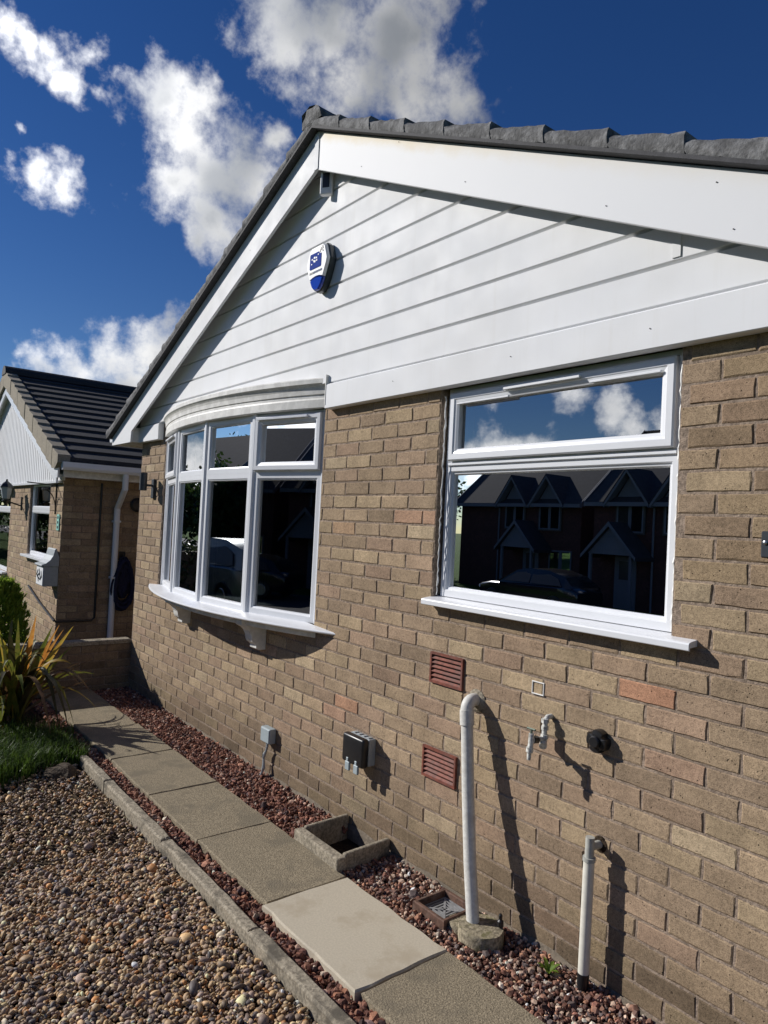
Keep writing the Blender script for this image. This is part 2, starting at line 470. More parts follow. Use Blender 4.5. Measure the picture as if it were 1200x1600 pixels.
M_NAIL = mat('rusty_nail', (.05, .04, .03), rough=.9)
# parents carry locations; children are written in world coordinates
WLOC = {}
def wloc(o):
    """world place of a parent's origin: things carry one, plain groups take their thing's, meshes sit at the world origin"""
    while o is not None:
        if o.name in WLOC: return WLOC[o.name]
        if o.type == 'MESH': return Vector((0, 0, 0))
        o = o.parent
    return Vector((0, 0, 0))
_link0 = link
def link(name, me, mat=None, parent=None):
    o = _link0(name, me, mat, parent)
    if parent is not None:
        o.matrix_parent_inverse = Matrix.Translation(wloc(parent)).inverted()
    return o
_thing0 = thing
def thing(name, label, cat, loc=(0, 0, 0), group=None):
    o = _thing0(name, label, cat, loc, group); WLOC[o.name] = Vector(loc); return o
def place(me, name, M, parent, color=None):
    """another object on shared mesh data"""
    o = bpy.data.objects.new(name, me); COL.objects.link(o)
    if parent is not None:
        o.parent = parent; o.matrix_parent_inverse = Matrix.Translation(wloc(parent)).inverted()
    o.matrix_basis = M
    if color is not None: o.color = (*color, 1)
    return o
def XY(x, y, z): return Vector((x, y, z))

# ------------------------------------------------------------------ ground
def ground_z(x, y):
    t = max(0.0, min(1.0, (-4.0 - y) / 9.0))
    return -0.07 - 0.95 * t * t * (3 - 2 * t)
xs = [-400, -120, -60, -30, -20, -14, -10, -8, -6, -4, -2, 0, 2, 4, 8, 14, 30, 80, 400]
ys = [-400, -150, -60, -30, -24, -20, -17, -15, -13, -12, -11, -10, -9, -8, -7, -6, -5, -4, -3, -1, 0, 2, 6, 20, 60, 150, 400]
mb = MB()
mb.add([(x, y, ground_z(x, y)) for y in ys for x in xs],
       [(j * len(xs) + i, j * len(xs) + i + 1, (j + 1) * len(xs) + i + 1, (j + 1) * len(xs) + i) for j in range(len(ys) - 1) for i in range(len(xs) - 1)])
struct(mb.build('ground', M_LAWN))
def sheet(name, x0, x1, y0, y1, z, m, n=1):
    b = MB(); b.add([(x0, y0, z), (x1, y0, z), (x1, y1, z), (x0, y1, z)], [(0, 1, 2, 3)])
    return struct(b.build(name, m))
sheet('road', -200, 200, -18.5, -12.9, ground_z(0, -15) + .03, M_ROAD)
sheet('soil_bed', -6.3, -3.15, -3.3, -.80, -.016, M_SOIL)
sheet('gravel_bed', -3.15, 2.5, -3.3, -.93, -.024, M_PGROUND)
sheet('chipping_bed', -5.24, -1.60, -.93, .02, -.012, M_CGROUND); sheet('chipping_bed', -1.60, -1.22, -.93, -.33, -.012, M_CGROUND); sheet('chipping_bed', -1.22, 2.5, -.93, .02, -.012, M_CGROUND)
sheet('soil_bed', -1.64, -1.18, -.36, .01, -.055, M_SOIL)
sheet('driveway', -6.9, -5.36, -3.3, 8, -.02, M_ROAD)

# paving slabs
path = bpy.data.objects.new('path', None); COL.objects.link(path); struct(path)
def worn_slab(name, x0, x1, y0, y1, z0, z1, m, parent, jit=.004, bev=.006, tilt=0.0):
    b = MB()
    n = 10
    def edge(ax, bx, ay, by, k): return [(ax + (bx - ax) * i / k, ay + (by - ay) * i / k) for i in range(k)]
    ol = edge(x0, x1, y0, y0, n) + edge(x1, x1, y0, y1, 6) + edge(x1, x0, y1, y1, n) + edge(x0, x0, y1, y0, 6)
    cx, cy = (x0 + x1) / 2, (y0 + y1) / 2
    ol = [(px + random.uniform(-jit, jit), py + random.uniform(-jit, jit)) for px, py in ol]
    def inset(p, q): 
        return (p[0] + (q if p[0] < cx else -q) * (1 if abs(p[0] - cx) > (x1 - x0) / 2 - .02 else 0), p[1] + (q if p[1] < cy else -q) * (1 if abs(p[1] - cy) > (y1 - y0) / 2 - .02 else 0))
    zt = lambda x: z1 + tilt * (x - cx)
    b.rings([[(x, y, z0) for x, y in ol], [(x, y, zt(x) - bev * random.uniform(.6, 1.6)) for x, y in ol], [(*inset(p, bev), zt(p[0])) for p in ol]], cap0=True, cap1=True)
    return b.build(name, m, parent)
JX = [-5.20, -4.62, -3.93, -3.22, -2.52, -1.84, -1.135, -.462, .22, .90, 1.6]
for i in range(len(JX) - 1):
    pale = abs(JX[i] + 1.135) < .01
    sl_ = worn_slab('slab', JX[i] + .003, JX[i + 1] - .003, -.775 + random.uniform(-.006, .006) + (.008 if not pale else -.006), -.345 + random.uniform(-.006, .006), -.03,
                    .026 + random.uniform(-.003, .003) + (.006 if pale else 0), M_SLABW if pale else M_SLABG, path, tilt=random.uniform(-.004, .004))
    if pale: sl_['label'] = 'pale cream replacement slab'
kerb = bpy.data.objects.new('kerb', None); COL.objects.link(kerb); struct(kerb)
KX = [-3.32, -2.79, -1.875, -.965, -.055, .86, 1.77]
for i in range(len(KX) - 1):
    worn_slab('kerb_stone', KX[i] + .003, KX[i + 1] - .003, -.945 + random.uniform(-.004, .004), -.888 + random.uniform(-.004, .004), -.08, .052 + random.uniform(-.004, .004), M_KERB, kerb, jit=.004, bev=.008, tilt=random.uniform(-.006, .006))

# loose stones: one mass each
def ico(sub):
    bm = bmesh.new(); bmesh.ops.create_icosphere(bm, subdivisions=sub, radius=1.0)
    v = np.array([p.co[:] for p in bm.verts]); bm.faces.ensure_lookup_table()
    fc = np.array([[q.index for q in a.verts] for a in bm.faces]); bm.free(); return v, fc
def rotmats(n, tilt):
    a = RNG.uniform(0, 2 * np.pi, n); b = RNG.normal(0, tilt, n); c = RNG.normal(0, tilt, n)
    z = np.zeros(n); o = np.ones(n)
    Rz = np.stack([np.cos(a), -np.sin(a), z, np.sin(a), np.cos(a), z, z, z, o], 1).reshape(n, 3, 3)
    Rx = np.stack([o, z, z, z, np.cos(b), -np.sin(b), z, np.sin(b), np.cos(b)], 1).reshape(n, 3, 3)
    Ry = np.stack([np.cos(c), z, np.sin(c), z, o, z, -np.sin(c), z, np.cos(c)], 1).reshape(n, 3, 3)
    return Rz @ Rx @ Ry
def stones(n, x0, x1, y0, y1, zlo, zhi, size, flat, sub, noise, tilt, palette, keep=None):
    v, fc = ico(sub)
    x = RNG.uniform(x0, x1, n); y = RNG.uniform(y0, y1, n)
    if keep is not None:
        k = keep(x, y); x, y = x[k], y[k]; n = len(x)
    s = np.exp(RNG.normal(np.log(size), .32, n))[:, None] * np.stack([RNG.uniform(.8, 1.25, n), RNG.uniform(.6, .95, n), RNG.uniform(*flat, n)], 1)
    V = v[None] * (1 + RNG.normal(0, noise, (n, len(v), 1)))
    if sub > 1:
        k1 = RNG.normal(0, 1, (n, 3)); V = V * (1 + .13 * np.sin(np.einsum('nvk,nk->nv', V, k1 * 1.6) + RNG.uniform(0, 6, (n, 1))))[:, :, None]
    V = V * s[:, None, :]
    V = np.einsum('nij,nvj->nvi', rotmats(n, tilt), V)
    V += np.stack([x, y, RNG.uniform(zlo, zhi, n)], 1)[:, None, :]
    F = fc[None] + (np.arange(n) * len(v))[:, None, None]
    pal = np.array([p[:3] for p in palette]); wt = np.array([p[3] for p in palette]); wt = wt / wt.sum()
    C = pal[RNG.choice(len(pal), n, p=wt)] * np.exp(RNG.normal(.42, .32, n))[:, None]; C = np.clip(C, 0, .7)
    C = np.repeat(C[:, None, :], len(v), 1)
    return V.reshape(-1, 3), F.reshape(-1, 3), C.reshape(-1, 3)
def merge(parts):
    V, F, C, o = [], [], [], 0
    for v, fc, c in parts:
        V.append(v); F.append(fc + o); C.append(c); o += len(v)
    return np.concatenate(V), np.concatenate(F), np.concatenate(C)
PAL_P = [(.27, .175, .085, 4), (.22, .145, .08, 4.5), (.165, .115, .075, 4), (.33, .245, .14, 2.2), (.12, .085, .068, 3), (.27, .125, .045, 1.4), (.075, .062, .058, 2.2), (.42, .35, .25, .7), (.19, .135, .105, 3)]
near = lambda x, y: (x > -2.0) & (x < -.15) & (y > -2.05)
def bed(x, y):
    return (x > -3.28 + .12 * np.sin(y * 7))
P1 = stones(19500, -2.0, -.15, -2.05, -.955, -.013, .005, .0088, (.36, .72), 2, .035, .45, PAL_P, bed)
P2 = stones(38000, -3.5, 1.8, -3.3, -.955, -.013, .005, .0096, (.40, .72), 1, .10, .45, PAL_P, lambda x, y: bed(x, y) & ~near(x, y))
o = big_mesh('gravel', *merge([P1, P2]), smooth=True, mat=M_PEB); struct(o, 'stuff'); o['label'] = 'mixed buff and grey rounded garden pebbles'
PAL_C = [(.125, .056, .038, 5), (.16, .08, .054, 4), (.095, .045, .034, 4), (.25, .16, .12, 2), (.075, .05, .047, 2), (.34, .27, .21, .7), (.22, .105, .065, 1.5)]
PAL_C2 = [(.12, .056, .04, 3), (.16, .086, .06, 3), (.085, .05, .04, 3), (.28, .20, .15, 2.6), (.09, .07, .065, 2), (.38, .32, .26, 1.1), (.25, .13, .08, 1.6)]
def trough_free(x, y): return ~((x > -1.60) & (x < -1.22) & (y > -.36)) & ~((x > -.80) & (x < -.60) & (y > -.235)) & (((x + .48) ** 2 + (y + .14) ** 2) > .010)
C1 = stones(12500, -5.2, -1.2, -.355, .0, -.010, .010, .0098, (.55, .9), 1, .17, .8, PAL_C, trough_free)
C2 = stones(7500, -1.25, 1.0, -.355, .0, -.010, .008, .0088, (.55, .9), 1, .15, .8, PAL_C2, trough_free)
C3 = stones(5200, -5.1, 1.2, -.885, -.765, -.016, .004, .0115, (.55, .9), 1, .17, .8, PAL_C)
o = big_mesh('chippings', *merge([C1, C2, C3]), mat=M_CHIP); struct(o, 'stuff'); o['label'] = 'dark red stone chippings along the path'

# ------------------------------------------------------------------ brickwork
BL, BH, JT = .225, .075, .010
def brick_mesh(L, seed, depth=.016):
    rd = random.Random(seed)
    x0, x1, z0, z1 = JT / 2, L - JT / 2, -BH / 2 + JT / 2, BH / 2 - JT / 2
    j = lambda a: rd.uniform(-a, a)
    k = max(2, int(round(4 * L / BL)))
    ol = [(x0 + (x1 - x0) * i / k, z0) for i in range(k)] + [(x1, z0 + (z1 - z0) * i / 2) for i in range(2)] + [(x1 - (x1 - x0) * i / k, z1) for i in range(k)] + [(x0, z1 - (z1 - z0) * i / 2) for i in range(2)]
    o1 = [(x + j(.0020), z + j(.0018)) for x, z in ol]
    cx, cz = (x0 + x1) / 2, 0
    cf = rd.uniform(.0018, .0042)
    def ins(p):
        c = cf * rd.uniform(.5, 1.7)
        dx = c if p[0] < x0 + .006 else (-c if p[0] > x1 - .006 else 0); dz = c if p[1] < z0 + .005 else (-c if p[1] > z1 - .005 else 0)
        return (p[0] + dx, p[1] + dz)
    t1, t2, t0 = j(.0011), j(.0011), j(.0012)
    b = MB()
    fr = []
    for p in o1:
        q = ins(p); fr.append((q[0], t0 + t1 * (q[0] - cx) / L * 2 + t2 * q[1] / BH * 2, q[1]))
    b.rings([[(x, depth, z) for x, z in o1], [(x, .0025, z) for x, z in o1], fr], cap1=True)
    me = b.mesh('brick')
    at = me.color_attributes.new('tint', 'FLOAT_COLOR', 'POINT')
    at.data.foreach_set('color', np.ones(len(me.vertices) * 4, dtype=np.float32))
    me.materials.append(M_BRICK)
    return me
VAR = {}
def brick_me(L, v):
    key = (round(L, 3), v)
    if key not in VAR: VAR[key] = brick_mesh(L, hash(key) & 0xffff)
    return VAR[key]
BCOL = [((.375, .282, .190), 5), ((.345, .260, .178), 5), ((.405, .312, .206), 3.5), ((.362, .264, .186), 3), ((.320, .240, .168), 2.5), ((.372, .266, .190), 1.8), ((.420, .332, .226), 1.2)]
def brick_color(rd):
    c = rd.choices([q[0] for q in BCOL], [q[1] for q in BCOL])[0]
    s = .92 * math.exp(rd.gauss(0, .09)); return (c[0] * s * 1.02, c[1] * s, c[2] * s * .96)
def brick_wall(parent, T, s0, s1, z0, z1, holes, z_ref, special=None, limit=300, seed=1, shift=0.0, gain=1.0):
    """T: matrix taking wall coordinates (along, into the wall, up) to world; the largest in view become objects, the rest one mass"""
    rd = random.Random(seed)
    items = []
    k0, k1 = math.floor((z_ref - z1) / BH) - 1, math.ceil((z_ref - z0) / BH) + 1
    for k in range(k0, k1 + 1):
        zc = z_ref - k * BH
        if zc - BH / 2 < z0 - .02 or zc + BH / 2 > z1 + .02: continue
        off = (0 if k % 2 == 0 else .5) + shift
        for i in range(math.floor(s0 / BL - off) - 1, math.ceil(s1 / BL - off) + 1):
            a, b = (i + off) * BL, (i + off + 1) * BL
            a, b = max(a, s0), min(b, s1)
            segs = [(a, b)] if b - a > .03 else []
            for (h0, h1, g0, g1) in holes:
                if zc > g0 and zc < g1:
                    ns = []
                    for (p, q) in segs:
                        if q <= h0 or p >= h1: ns.append((p, q)); continue
                        if p < h0 - .03: ns.append((p, h0))
                        if q > h1 + .03: ns.append((h1, q))
                    segs = ns
            for (p, q) in segs:
                c = brick_color(rd)
                if special:
                    c = special(k, i + off, c) or c
                c = tuple(x * gain for x in c)
                items.append((p, q - p, zc, c, rd.randrange(10)))
    rated = []
    for it in items:
        P = [project(T @ Vector((it[0] + u * it[1], 0, it[2] + v_ * BH))) for u in (0, 1) for v_ in (-.5, .5)]
        area = 0
        if all(P):
            cx = sum(q[0] for q in P) / 4; cy = sum(q[1] for q in P) / 4
            if -20 < cx < 1220 and -20 < cy < 1620:
                area = abs((P[2][0] - P[0][0]) * (P[1][1] - P[0][1]) - (P[2][1] - P[0][1]) * (P[1][0] - P[0][0]))
        rated.append((area, it))
    rated.sort(key=lambda q: -q[0])
    for n, (ar, (a, L, zc, c, v)) in enumerate(rated):
        if n < limit and ar > 0:
            place(brick_me(L, v), 'brick', T @ Matrix.Translation((a, 0, zc)), parent, c)
    rest = [it for n, (ar, it) in enumerate(rated) if not (n < limit and ar > 0)]
    if rest:
        V, F, C, o_ = [], [], [], 0
        for (a, L, zc, c, v) in rest:
            me = brick_me(L, v)
            vv = [T @ (p.co + Vector((a, 0, zc))) for p in me.vertices]
            V += [tuple(p) for p in vv]
            me.calc_loop_triangles()
            F += [tuple(i + o_ for i in t.vertices) for t in me.loop_triangles]
            C += [c] * len(vv); o_ += len(vv)
        ob = big_mesh('brickwork', np.array(V), np.array(F), np.array(C), mat=M_BRICK, parent=parent)
        ob['kind'] = 'stuff'
    return len(items)

# ------------------------------------------------------------------ the bungalow
bung = thing('bungalow', 'buff brick bungalow with white clad gable, bow window and dark tiled roof', 'house')
X0, X1 = -5.20, 1.02
WIN = (-1.030, .197, 1.295, 2.42)
BAY = (-4.60, -2.055, 1.00, 2.42)
ZT = 2.36
b = MB()
for (a, c, lo, hi) in ((X0, BAY[0], -.3, ZT), (BAY[0], BAY[1], -.3, BAY[2]), (BAY[1], WIN[0], -.3, ZT), (WIN[0], WIN[1], -.3, WIN[2]), (WIN[1], X1, -.3, ZT)):
    b.box(a, c, .0036, .115, lo, hi)
b.box(X0 + .0005, X0 + .11, .116, 8.5, -.3, ZT); b.box(X1 - .11, X1 - .0005, .116, 8.5, -.3, ZT); b.box(X0 + .0005, X1 - .0005, 8.5, 8.61, -.3, ZT)
wall = b.build('wall', M_MORTAR, bung)
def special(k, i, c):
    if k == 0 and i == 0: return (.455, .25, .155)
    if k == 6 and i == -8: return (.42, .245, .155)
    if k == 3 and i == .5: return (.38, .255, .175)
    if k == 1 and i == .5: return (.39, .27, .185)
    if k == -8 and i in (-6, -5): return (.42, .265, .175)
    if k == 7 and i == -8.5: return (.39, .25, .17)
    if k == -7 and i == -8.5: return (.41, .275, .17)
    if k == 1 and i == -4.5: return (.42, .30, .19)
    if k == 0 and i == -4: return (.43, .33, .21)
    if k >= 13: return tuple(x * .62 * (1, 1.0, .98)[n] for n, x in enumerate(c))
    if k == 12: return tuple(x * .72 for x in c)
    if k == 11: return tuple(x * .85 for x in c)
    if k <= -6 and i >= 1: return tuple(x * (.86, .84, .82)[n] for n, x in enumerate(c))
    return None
VENTS = [(-1.012, -.787, .9125, 1.0625), (-1.035, -.803, .4625, .6125)]
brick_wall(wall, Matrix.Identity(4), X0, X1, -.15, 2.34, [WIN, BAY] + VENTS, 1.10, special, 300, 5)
# splayed mortar fillet at the foot of the wall
b = MB()
n = 60
pa, pb, pc = [], [], []
for i in range(n + 1):
    x = X0 + (X1 - X0) * i / n
    pa.append((x, -.003 + random.uniform(-.002, .001), .022 + random.uniform(-.014, .010))); pb.append((x, -.010 + random.uniform(-.004, .004), .004)); pc.append((x, -.014, -.05))
b.rings([pa, pb, pc], closed=False)
b.build('mortar_fillet', mat('fillet', (.19, .155, .115), rough=.95, var=.3, scale=50, bump=.6, bscale=120, dist=.004), wall)

# dark rooms behind the glass
b = MB()
xa, xb, ya, yb, za, zb = X0 + .12, X1 - .12, .118, 4.2, .1, 2.44
b.add([(xa, ya, za), (xb, ya, za), (xb, yb, za), (xa, yb, za), (xa, ya, zb), (xb, ya, zb), (xb, yb, zb), (xa, yb, zb)], [(0, 1, 2, 3), (4, 7, 6, 5), (2, 6, 7, 3), (0, 3, 7, 4), (1, 5, 6, 2)])
b.box(-1.62, -1.56, .118, 4.2, .1, 2.44)
b.build('interior_wall', M_INT, bung)

# gable: backing wall, shiplap boards
AX, AZ = -2.088, 3.991
SLL, SLR = .4405, .4660
def barge_top(x): return AZ + SLL * (x - AX) if x < AX else AZ - SLR * (x - AX)
def x_left(z): return AX - (AZ - z) / SLL
def x_right(z): return AX + (AZ - z) / SLR
gz = 2.345
MB().prism([(X0 + .02, gz), (X1 - .02, gz), (X1 - .02, barge_top(X1) - .03), (AX, AZ - .03), (X0 + .02, barge_top(X0) - .03)], lambda u, v, t: (u, t, v), .004, .112).build('gable_wall', M_MORTAR, bung)
clad = sub('gable_cladding', bung)
PITCH = .1465
for i in range(11):
    z0 = 2.470 + PITCH * i
    if z0 > AZ - .12: break
    sec = [(-.004, .0), (-.004, .016), (.002, .017), (.0085, .0325), (.011, .034), (PITCH - .0055, .034), (PITCH - .0045, .0)]
    a = []
    for end in (0, 1):
        rg = []
        for (dz, dp) in sec:
            z = z0 + dz
            zz = min(z + .045, AZ - .001)
            x = x_left(zz) if end == 0 else x_right(zz)
            x = max(x, X0 + .0) if end == 0 else min(x, X1)
            rg.append((x, -dp, z))
        a.append(rg)
    MB().rings(a, cap0=True, cap1=True).build('cladding_board', M_CLAD, clad)
# joint cover strip
MB().box(.165, .196, -.0385, -.0345, 2.633, 2.752).build('joint_trim', M_CLAD, clad)
# bottom board of the cladding
sec = [(0, .0), (0, .047), (.003, .050), (.139, .050), (.145, .043), (.145, 0)]
for (a, c) in ((X0 - .0, -4.668), (-1.985, X1 + .05)):
    MB().prism(sec, lambda u, v, t: (t, -v, 2.322 + u), a, c).build('fascia_board', M_CLAD, bung)

# bargeboards
YB = -.128
def stain_mat():
    m, nt, p, _ = new_mat('white_bargeboard')
    P = pos(nt); s_ = nt.sep(P)
    edge = nt.math('ADD', nt.math('SUBTRACT', s_[2], AZ), nt.math('MULTIPLY', nt.math('SUBTRACT', s_[0], AX), SLR))     # 0 at the top edge
    near_top = nt.smooth(nt.math('ADD', edge, nt.math('MULTIPLY', nt.math('SUBTRACT', nt.noise(P, 7, 5, .6), .5), .10)), -.075, -.004)
    runs = nt.math('MULTIPLY', near_top, nt.smooth(s_[0], -1.9, .3, 1.0, .15))
    base = nt.mix(nt.noise(P, 4, 4), (.72, .73, .745), (.755, .76, .77))
    setp(p, nt, color=nt.mix(runs, base, (.68, .59, .43)), rough=.62, spec=.35)
    return m
M_BARGE = stain_mat()
bw = .232
MB().prism([(AX + .001, AZ), (X1 + .32, barge_top(X1 + .32)), (X1 + .32, barge_top(X1 + .32) - bw), (AX + .001, AZ - bw)], lambda u, v, t: (u, t, v), YB, YB + .02).build('bargeboard', M_BARGE, bung, bev=.002)
xl = -5.705
MB().prism([(AX - .001, AZ), (AX - .001, AZ - bw), (-5.150, barge_top(-5.150) - bw + .01), (-5.165, 2.318), (xl, 2.318), (xl, barge_top(xl))], lambda u, v, t: (u, t, v), YB - .001, YB + .019).build('bargeboard', M_CLAD, bung, bev=.002)
# apex joint trim
MB().box(AX - .022, AX + .022, YB - .005, YB - .0015, AZ - bw - .004, AZ - .012).build('apex_trim', M_CLAD, bung, bev=.001)
for (x, z, y) in ((-1.62, 3.60, YB), (-.80, 3.22, YB), (-.05, 2.86, YB), (.42, 2.63, YB), (-1.3, 3.605, YB), (.36, 2.80, YB), (-2.9, 3.50, YB), (-1.35, 2.40, -.05), (-.55, 2.40, -.05), (.10, 2.395, -.05), (-3.9, 3.0, YB)):
    MB().lathe([(.0022, 0), (.0022, .0012), (.0012, .002)], Matrix.Translation((x, y - .0015, z)) @ Matrix.Rotation(math.pi / 2, 4, 'X'), 8).build('nail', M_NAIL, bung)
# soffit behind the bargeboards and boxed eave at the corner
for sgn, xe in ((-1, xl), (1, X1 + .32)):
    s_ = SLL if sgn < 0 else SLR
    MB().prism([(AX, AZ - .012), (xe, barge_top(xe) - .012), (xe, barge_top(xe) - .03), (AX, AZ - .03)], lambda u, v, t: (u, t, v), YB + .021, -.036).build('soffit', M_CLAD, bung)
MB().box(xl + .03, X0 - .003, YB + .021, 8.5, 2.335, 2.350).box(xl + .012, xl + .029, YB + .021, 8.5, 2.320, 2.47).build('eaves_soffit', M_CORN, bung)
MB().box(-5.245, -5.165, YB + .021, -.037, 2.325, 2.46).build('eaves_end_panel', M_CORN, bung)
# gutter: box profile end
gs = [(-.055, .06), (-.05, .0), (-.035, -.03), (.035, -.03), (.05, .0), (.055, .06), (.05, .06), (.045, .002), (.03, -.024), (-.03, -.024), (-.045, .002), (-.05, .06)]
MB().prism(gs, lambda u, v, t: (-5.775 + u, t, 2.385 + v), -.115, 8.5).box(-5.822, -5.728, -.118, -.1155, 2.36, 2.444).build('gutter', M_UPVC, bung)

# roof: courses behind, verge tiles with smeared mortar at the edge
roof = sub('roof', bung)
GA = .295
GAS = {-1: .2817, 1: .295}
b = MB()
for sgn in (-1, 1):
    s_ = SLL if sgn < 0 else SLR
    GA = GAS[sgn]
    ncs = 13
    for c in range(ncs):
        u0, u1 = c * GA - .02, (c + 1) * GA
        hz = lambda u: AZ - s_ * u
        poly = [(AX + sgn * u0, hz(u0) + .068), (AX + sgn * u1, hz(u1) + .098), (AX + sgn * u1, hz(u1) + .062), (AX + sgn * u0, hz(u0) + .03)]
        b.prism(poly, lambda u, v, t: (u, t, v), .02, 8.8)
b.build('tile_courses', M_TILE, roof)
def verge_tile(sgn, c, seed):
    rd = random.Random(seed)
    s_ = SLL if sgn < 0 else SLR
    GA = GAS[sgn]
    nu, nv = 10, 4
    b = MB(); rows = []
    for i in range(nu + 1):
        t = i / nu
        u = (c + t) * GA
        base = AZ - s_ * u
        lo = base + .018
        hi = base + .066 + .026 * t + rd.uniform(-.0022, .0022)
        if i == nu: hi += .003
        col = [(AX + sgn * u, .06, lo)]
        for j in range(nv + 1):
            z = lo + (hi - lo) * j / nv
            y = -.178 + rd.uniform(-.0022, .0022) + (.006 if j == 0 else 0) + (.010 if j == nv else 0) - (.004 if t > .9 else 0)
            col.append((AX + sgn * u + rd.uniform(-.004, .004) * (0 < i < nu), y, z + rd.uniform(-.002, .002)))
        col.append((AX + sgn * u, .06, hi + .002))
        rows.append(col)
    b.rings(rows, closed=False, cap0=True, cap1=True)
    return b.build('verge_tile', M_VERGE, roof, smooth=True)
for c in range(13): verge_tile(-1, c, 100 + c)
for c in range(12): verge_tile(1, c, 200 + c)
for sgn, un in ((-1, 3.655), (1, 3.45)):
    s_ = SLL if sgn < 0 else SLR
    MB().prism([(AX, AZ + .003), (AX + sgn * un, AZ - s_ * un + .003), (AX + sgn * un, AZ - s_ * un + .0175), (AX, AZ + .0175)], lambda u, v, t: (u, t, v), -.176, .03).build('undercloak', M_SLATE, roof)
# ridge tiles
def ridge(y0, y1, seed, rough_end=False):
    rd = random.Random(seed)
    rg = []
    ny = 5
    for i in range(ny + 1):
        y = y0 + (y1 - y0) * i / ny
        ring = []
        for k in range(9):
            a = math.pi * (k / 8)
            rr = .10 + rd.uniform(-.006, .006)
            ring.append((AX + math.cos(a) * rr * 1.12, y + (rd.uniform(-.012, .012) if i == 0 else 0), AZ + .028 + math.sin(a) * rr * .98))
        rg.append(ring)
    b = MB(); b.rings(rg, closed=False); 
    o_ = len(b.v); n9 = 9
    b.f.append(tuple(range(9))); b.f.append(tuple((ny) * 9 + k for k in range(9))[::-1])
    return b.build('ridge_tile', M_VERGE, roof)
ridge(-.188, .25, 1)
for k in range(1, 9): ridge(.26 + (k - 1) * .95, .26 + k * .95 - .01, k + 1)

# ------------------------------------------------------------------ windows
def T_flat(y): return lambda s, z, dp: Vector((s, y - dp, z))
PROF_OUT = [(0, -.045), (0, .0), (.0295, .0), (.033, -.003), (.0345, -.0085), (.043, -.0105), (.048, -.018), (.0485, -.045)]
PROF_FIX = [(0, -.045), (0, .0), (.034, .0), (.0375, -.004), (.045, -.007), (.0475, -.016), (.048, -.045)]
PROF_SASH = [(0, -.01), (0, .020), (.006, .0255), (.03, .0255), (.034, .021), (.044, .018), (.055, .012), (.0575, .002), (.058, -.03)]
def window_light(parent, rect, T, ins, dp, name='pane'):
    s0, s1, z0, z1 = rect
    b = MB()
    b.add([T(s0 + ins, z0 + ins, dp), T(s1 - ins, z0 + ins, dp), T(s1 - ins, z1 - ins, dp), T(s0 + ins, z1 - ins, dp)], [(0, 1, 2, 3)])
    b.add([T(s0 + ins, z0 + ins, dp - .02), T(s1 - ins, z0 + ins, dp - .02), T(s1 - ins, z1 - ins, dp - .02), T(s0 + ins, z1 - ins, dp - .02)], [(3, 2, 1, 0)])
    me = b.mesh(name)
    return link(name, me, M_GLASS, parent)
def T_box(b, T, s0, s1, z0, z1, d0, d1):
    b.add([T(s, z, q) for q in (d0, d1) for z in (z0, z1) for s in (s0, s1)], [(0, 1, 3, 2), (4, 6, 7, 5), (0, 4, 5, 1), (2, 3, 7, 6), (0, 2, 6, 4), (1, 5, 7, 3)])
    return b

win = sub('window', bung)
win['label'] = 'wide two light window with top opener and sky reflected in it'
T = T_flat(.032)
wx0, wx1 = -1.003, .190
MB().frame((wx0, wx1, 1.326, 1.957), PROF_OUT, T).build('frame', M_UPVC, win)
MB().frame((wx0, wx1, 1.9575, 2.325), [(0, -.045), (0, .0), (.020, .0), (.022, -.02), (.06, -.045)], T).build('frame', M_UPVC, win)
sa = (wx0 + .028, wx1 - .020, 1.975, 2.300)
MB().frame(sa, PROF_SASH, T).build('sash', M_UPVC, win)
window_light(win, (wx0, wx1, 1.326, 1.957), T, .046, -.026)
window_light(win, sa, T, .057, -.010)
b = MB()
T_box(b, T, -.625, -.225, 2.272, 2.284, .027, .040)
b.build('trickle_vent', M_UPVC, win, bev=.002)
b = MB(); T_box(b, T, -.185, .118, 2.246, 2.256, .020, .030); b.build('drip_strip', M_UPVC, win, bev=.002)
b = MB(); T_box(b, T, -.925, -.60, 2.240, 2.249, .020, .030); b.build('drip_strip', M_UPVC, win, bev=.002)
b = MB(); T_box(b, T, wx0 + .01, wx1 - .01, 1.952, 1.966, .0005, .010); b.build('transom_bead', M_UPVC, win, bev=.003)
# sill
sec = [(.060, 1.326), (-.040, 1.313), (-.052, 1.310), (-.055, 1.305), (-.055, 1.286), (-.052, 1.283), (-.046, 1.283), (-.046, 1.293), (.06, 1.298)]
MB().prism(sec, lambda u, v, t: (t, u, v), -1.045, .292).build('sill', M_UPVC, win, bev=.001)
# beads of sealant in the joint
rd = random.Random(3)
for x, xr in ((wx1 + .004, .0045), (wx0 - .004, .003)):
    pts = [(x + rd.uniform(-.002, .002), .012 + rd.uniform(-.004, .004), 1.33 + i * .02) for i in range(49)]
    MB().tube(pts, [rd.uniform(.6, 1.6) * xr for _ in pts], 6).build('sealant', M_SEAL, win)
# pale blind edge inside the room
MB().box(-.975, -.962, .20, .206, 1.33, 2.30).build('blind_edge', M_CURT, win)

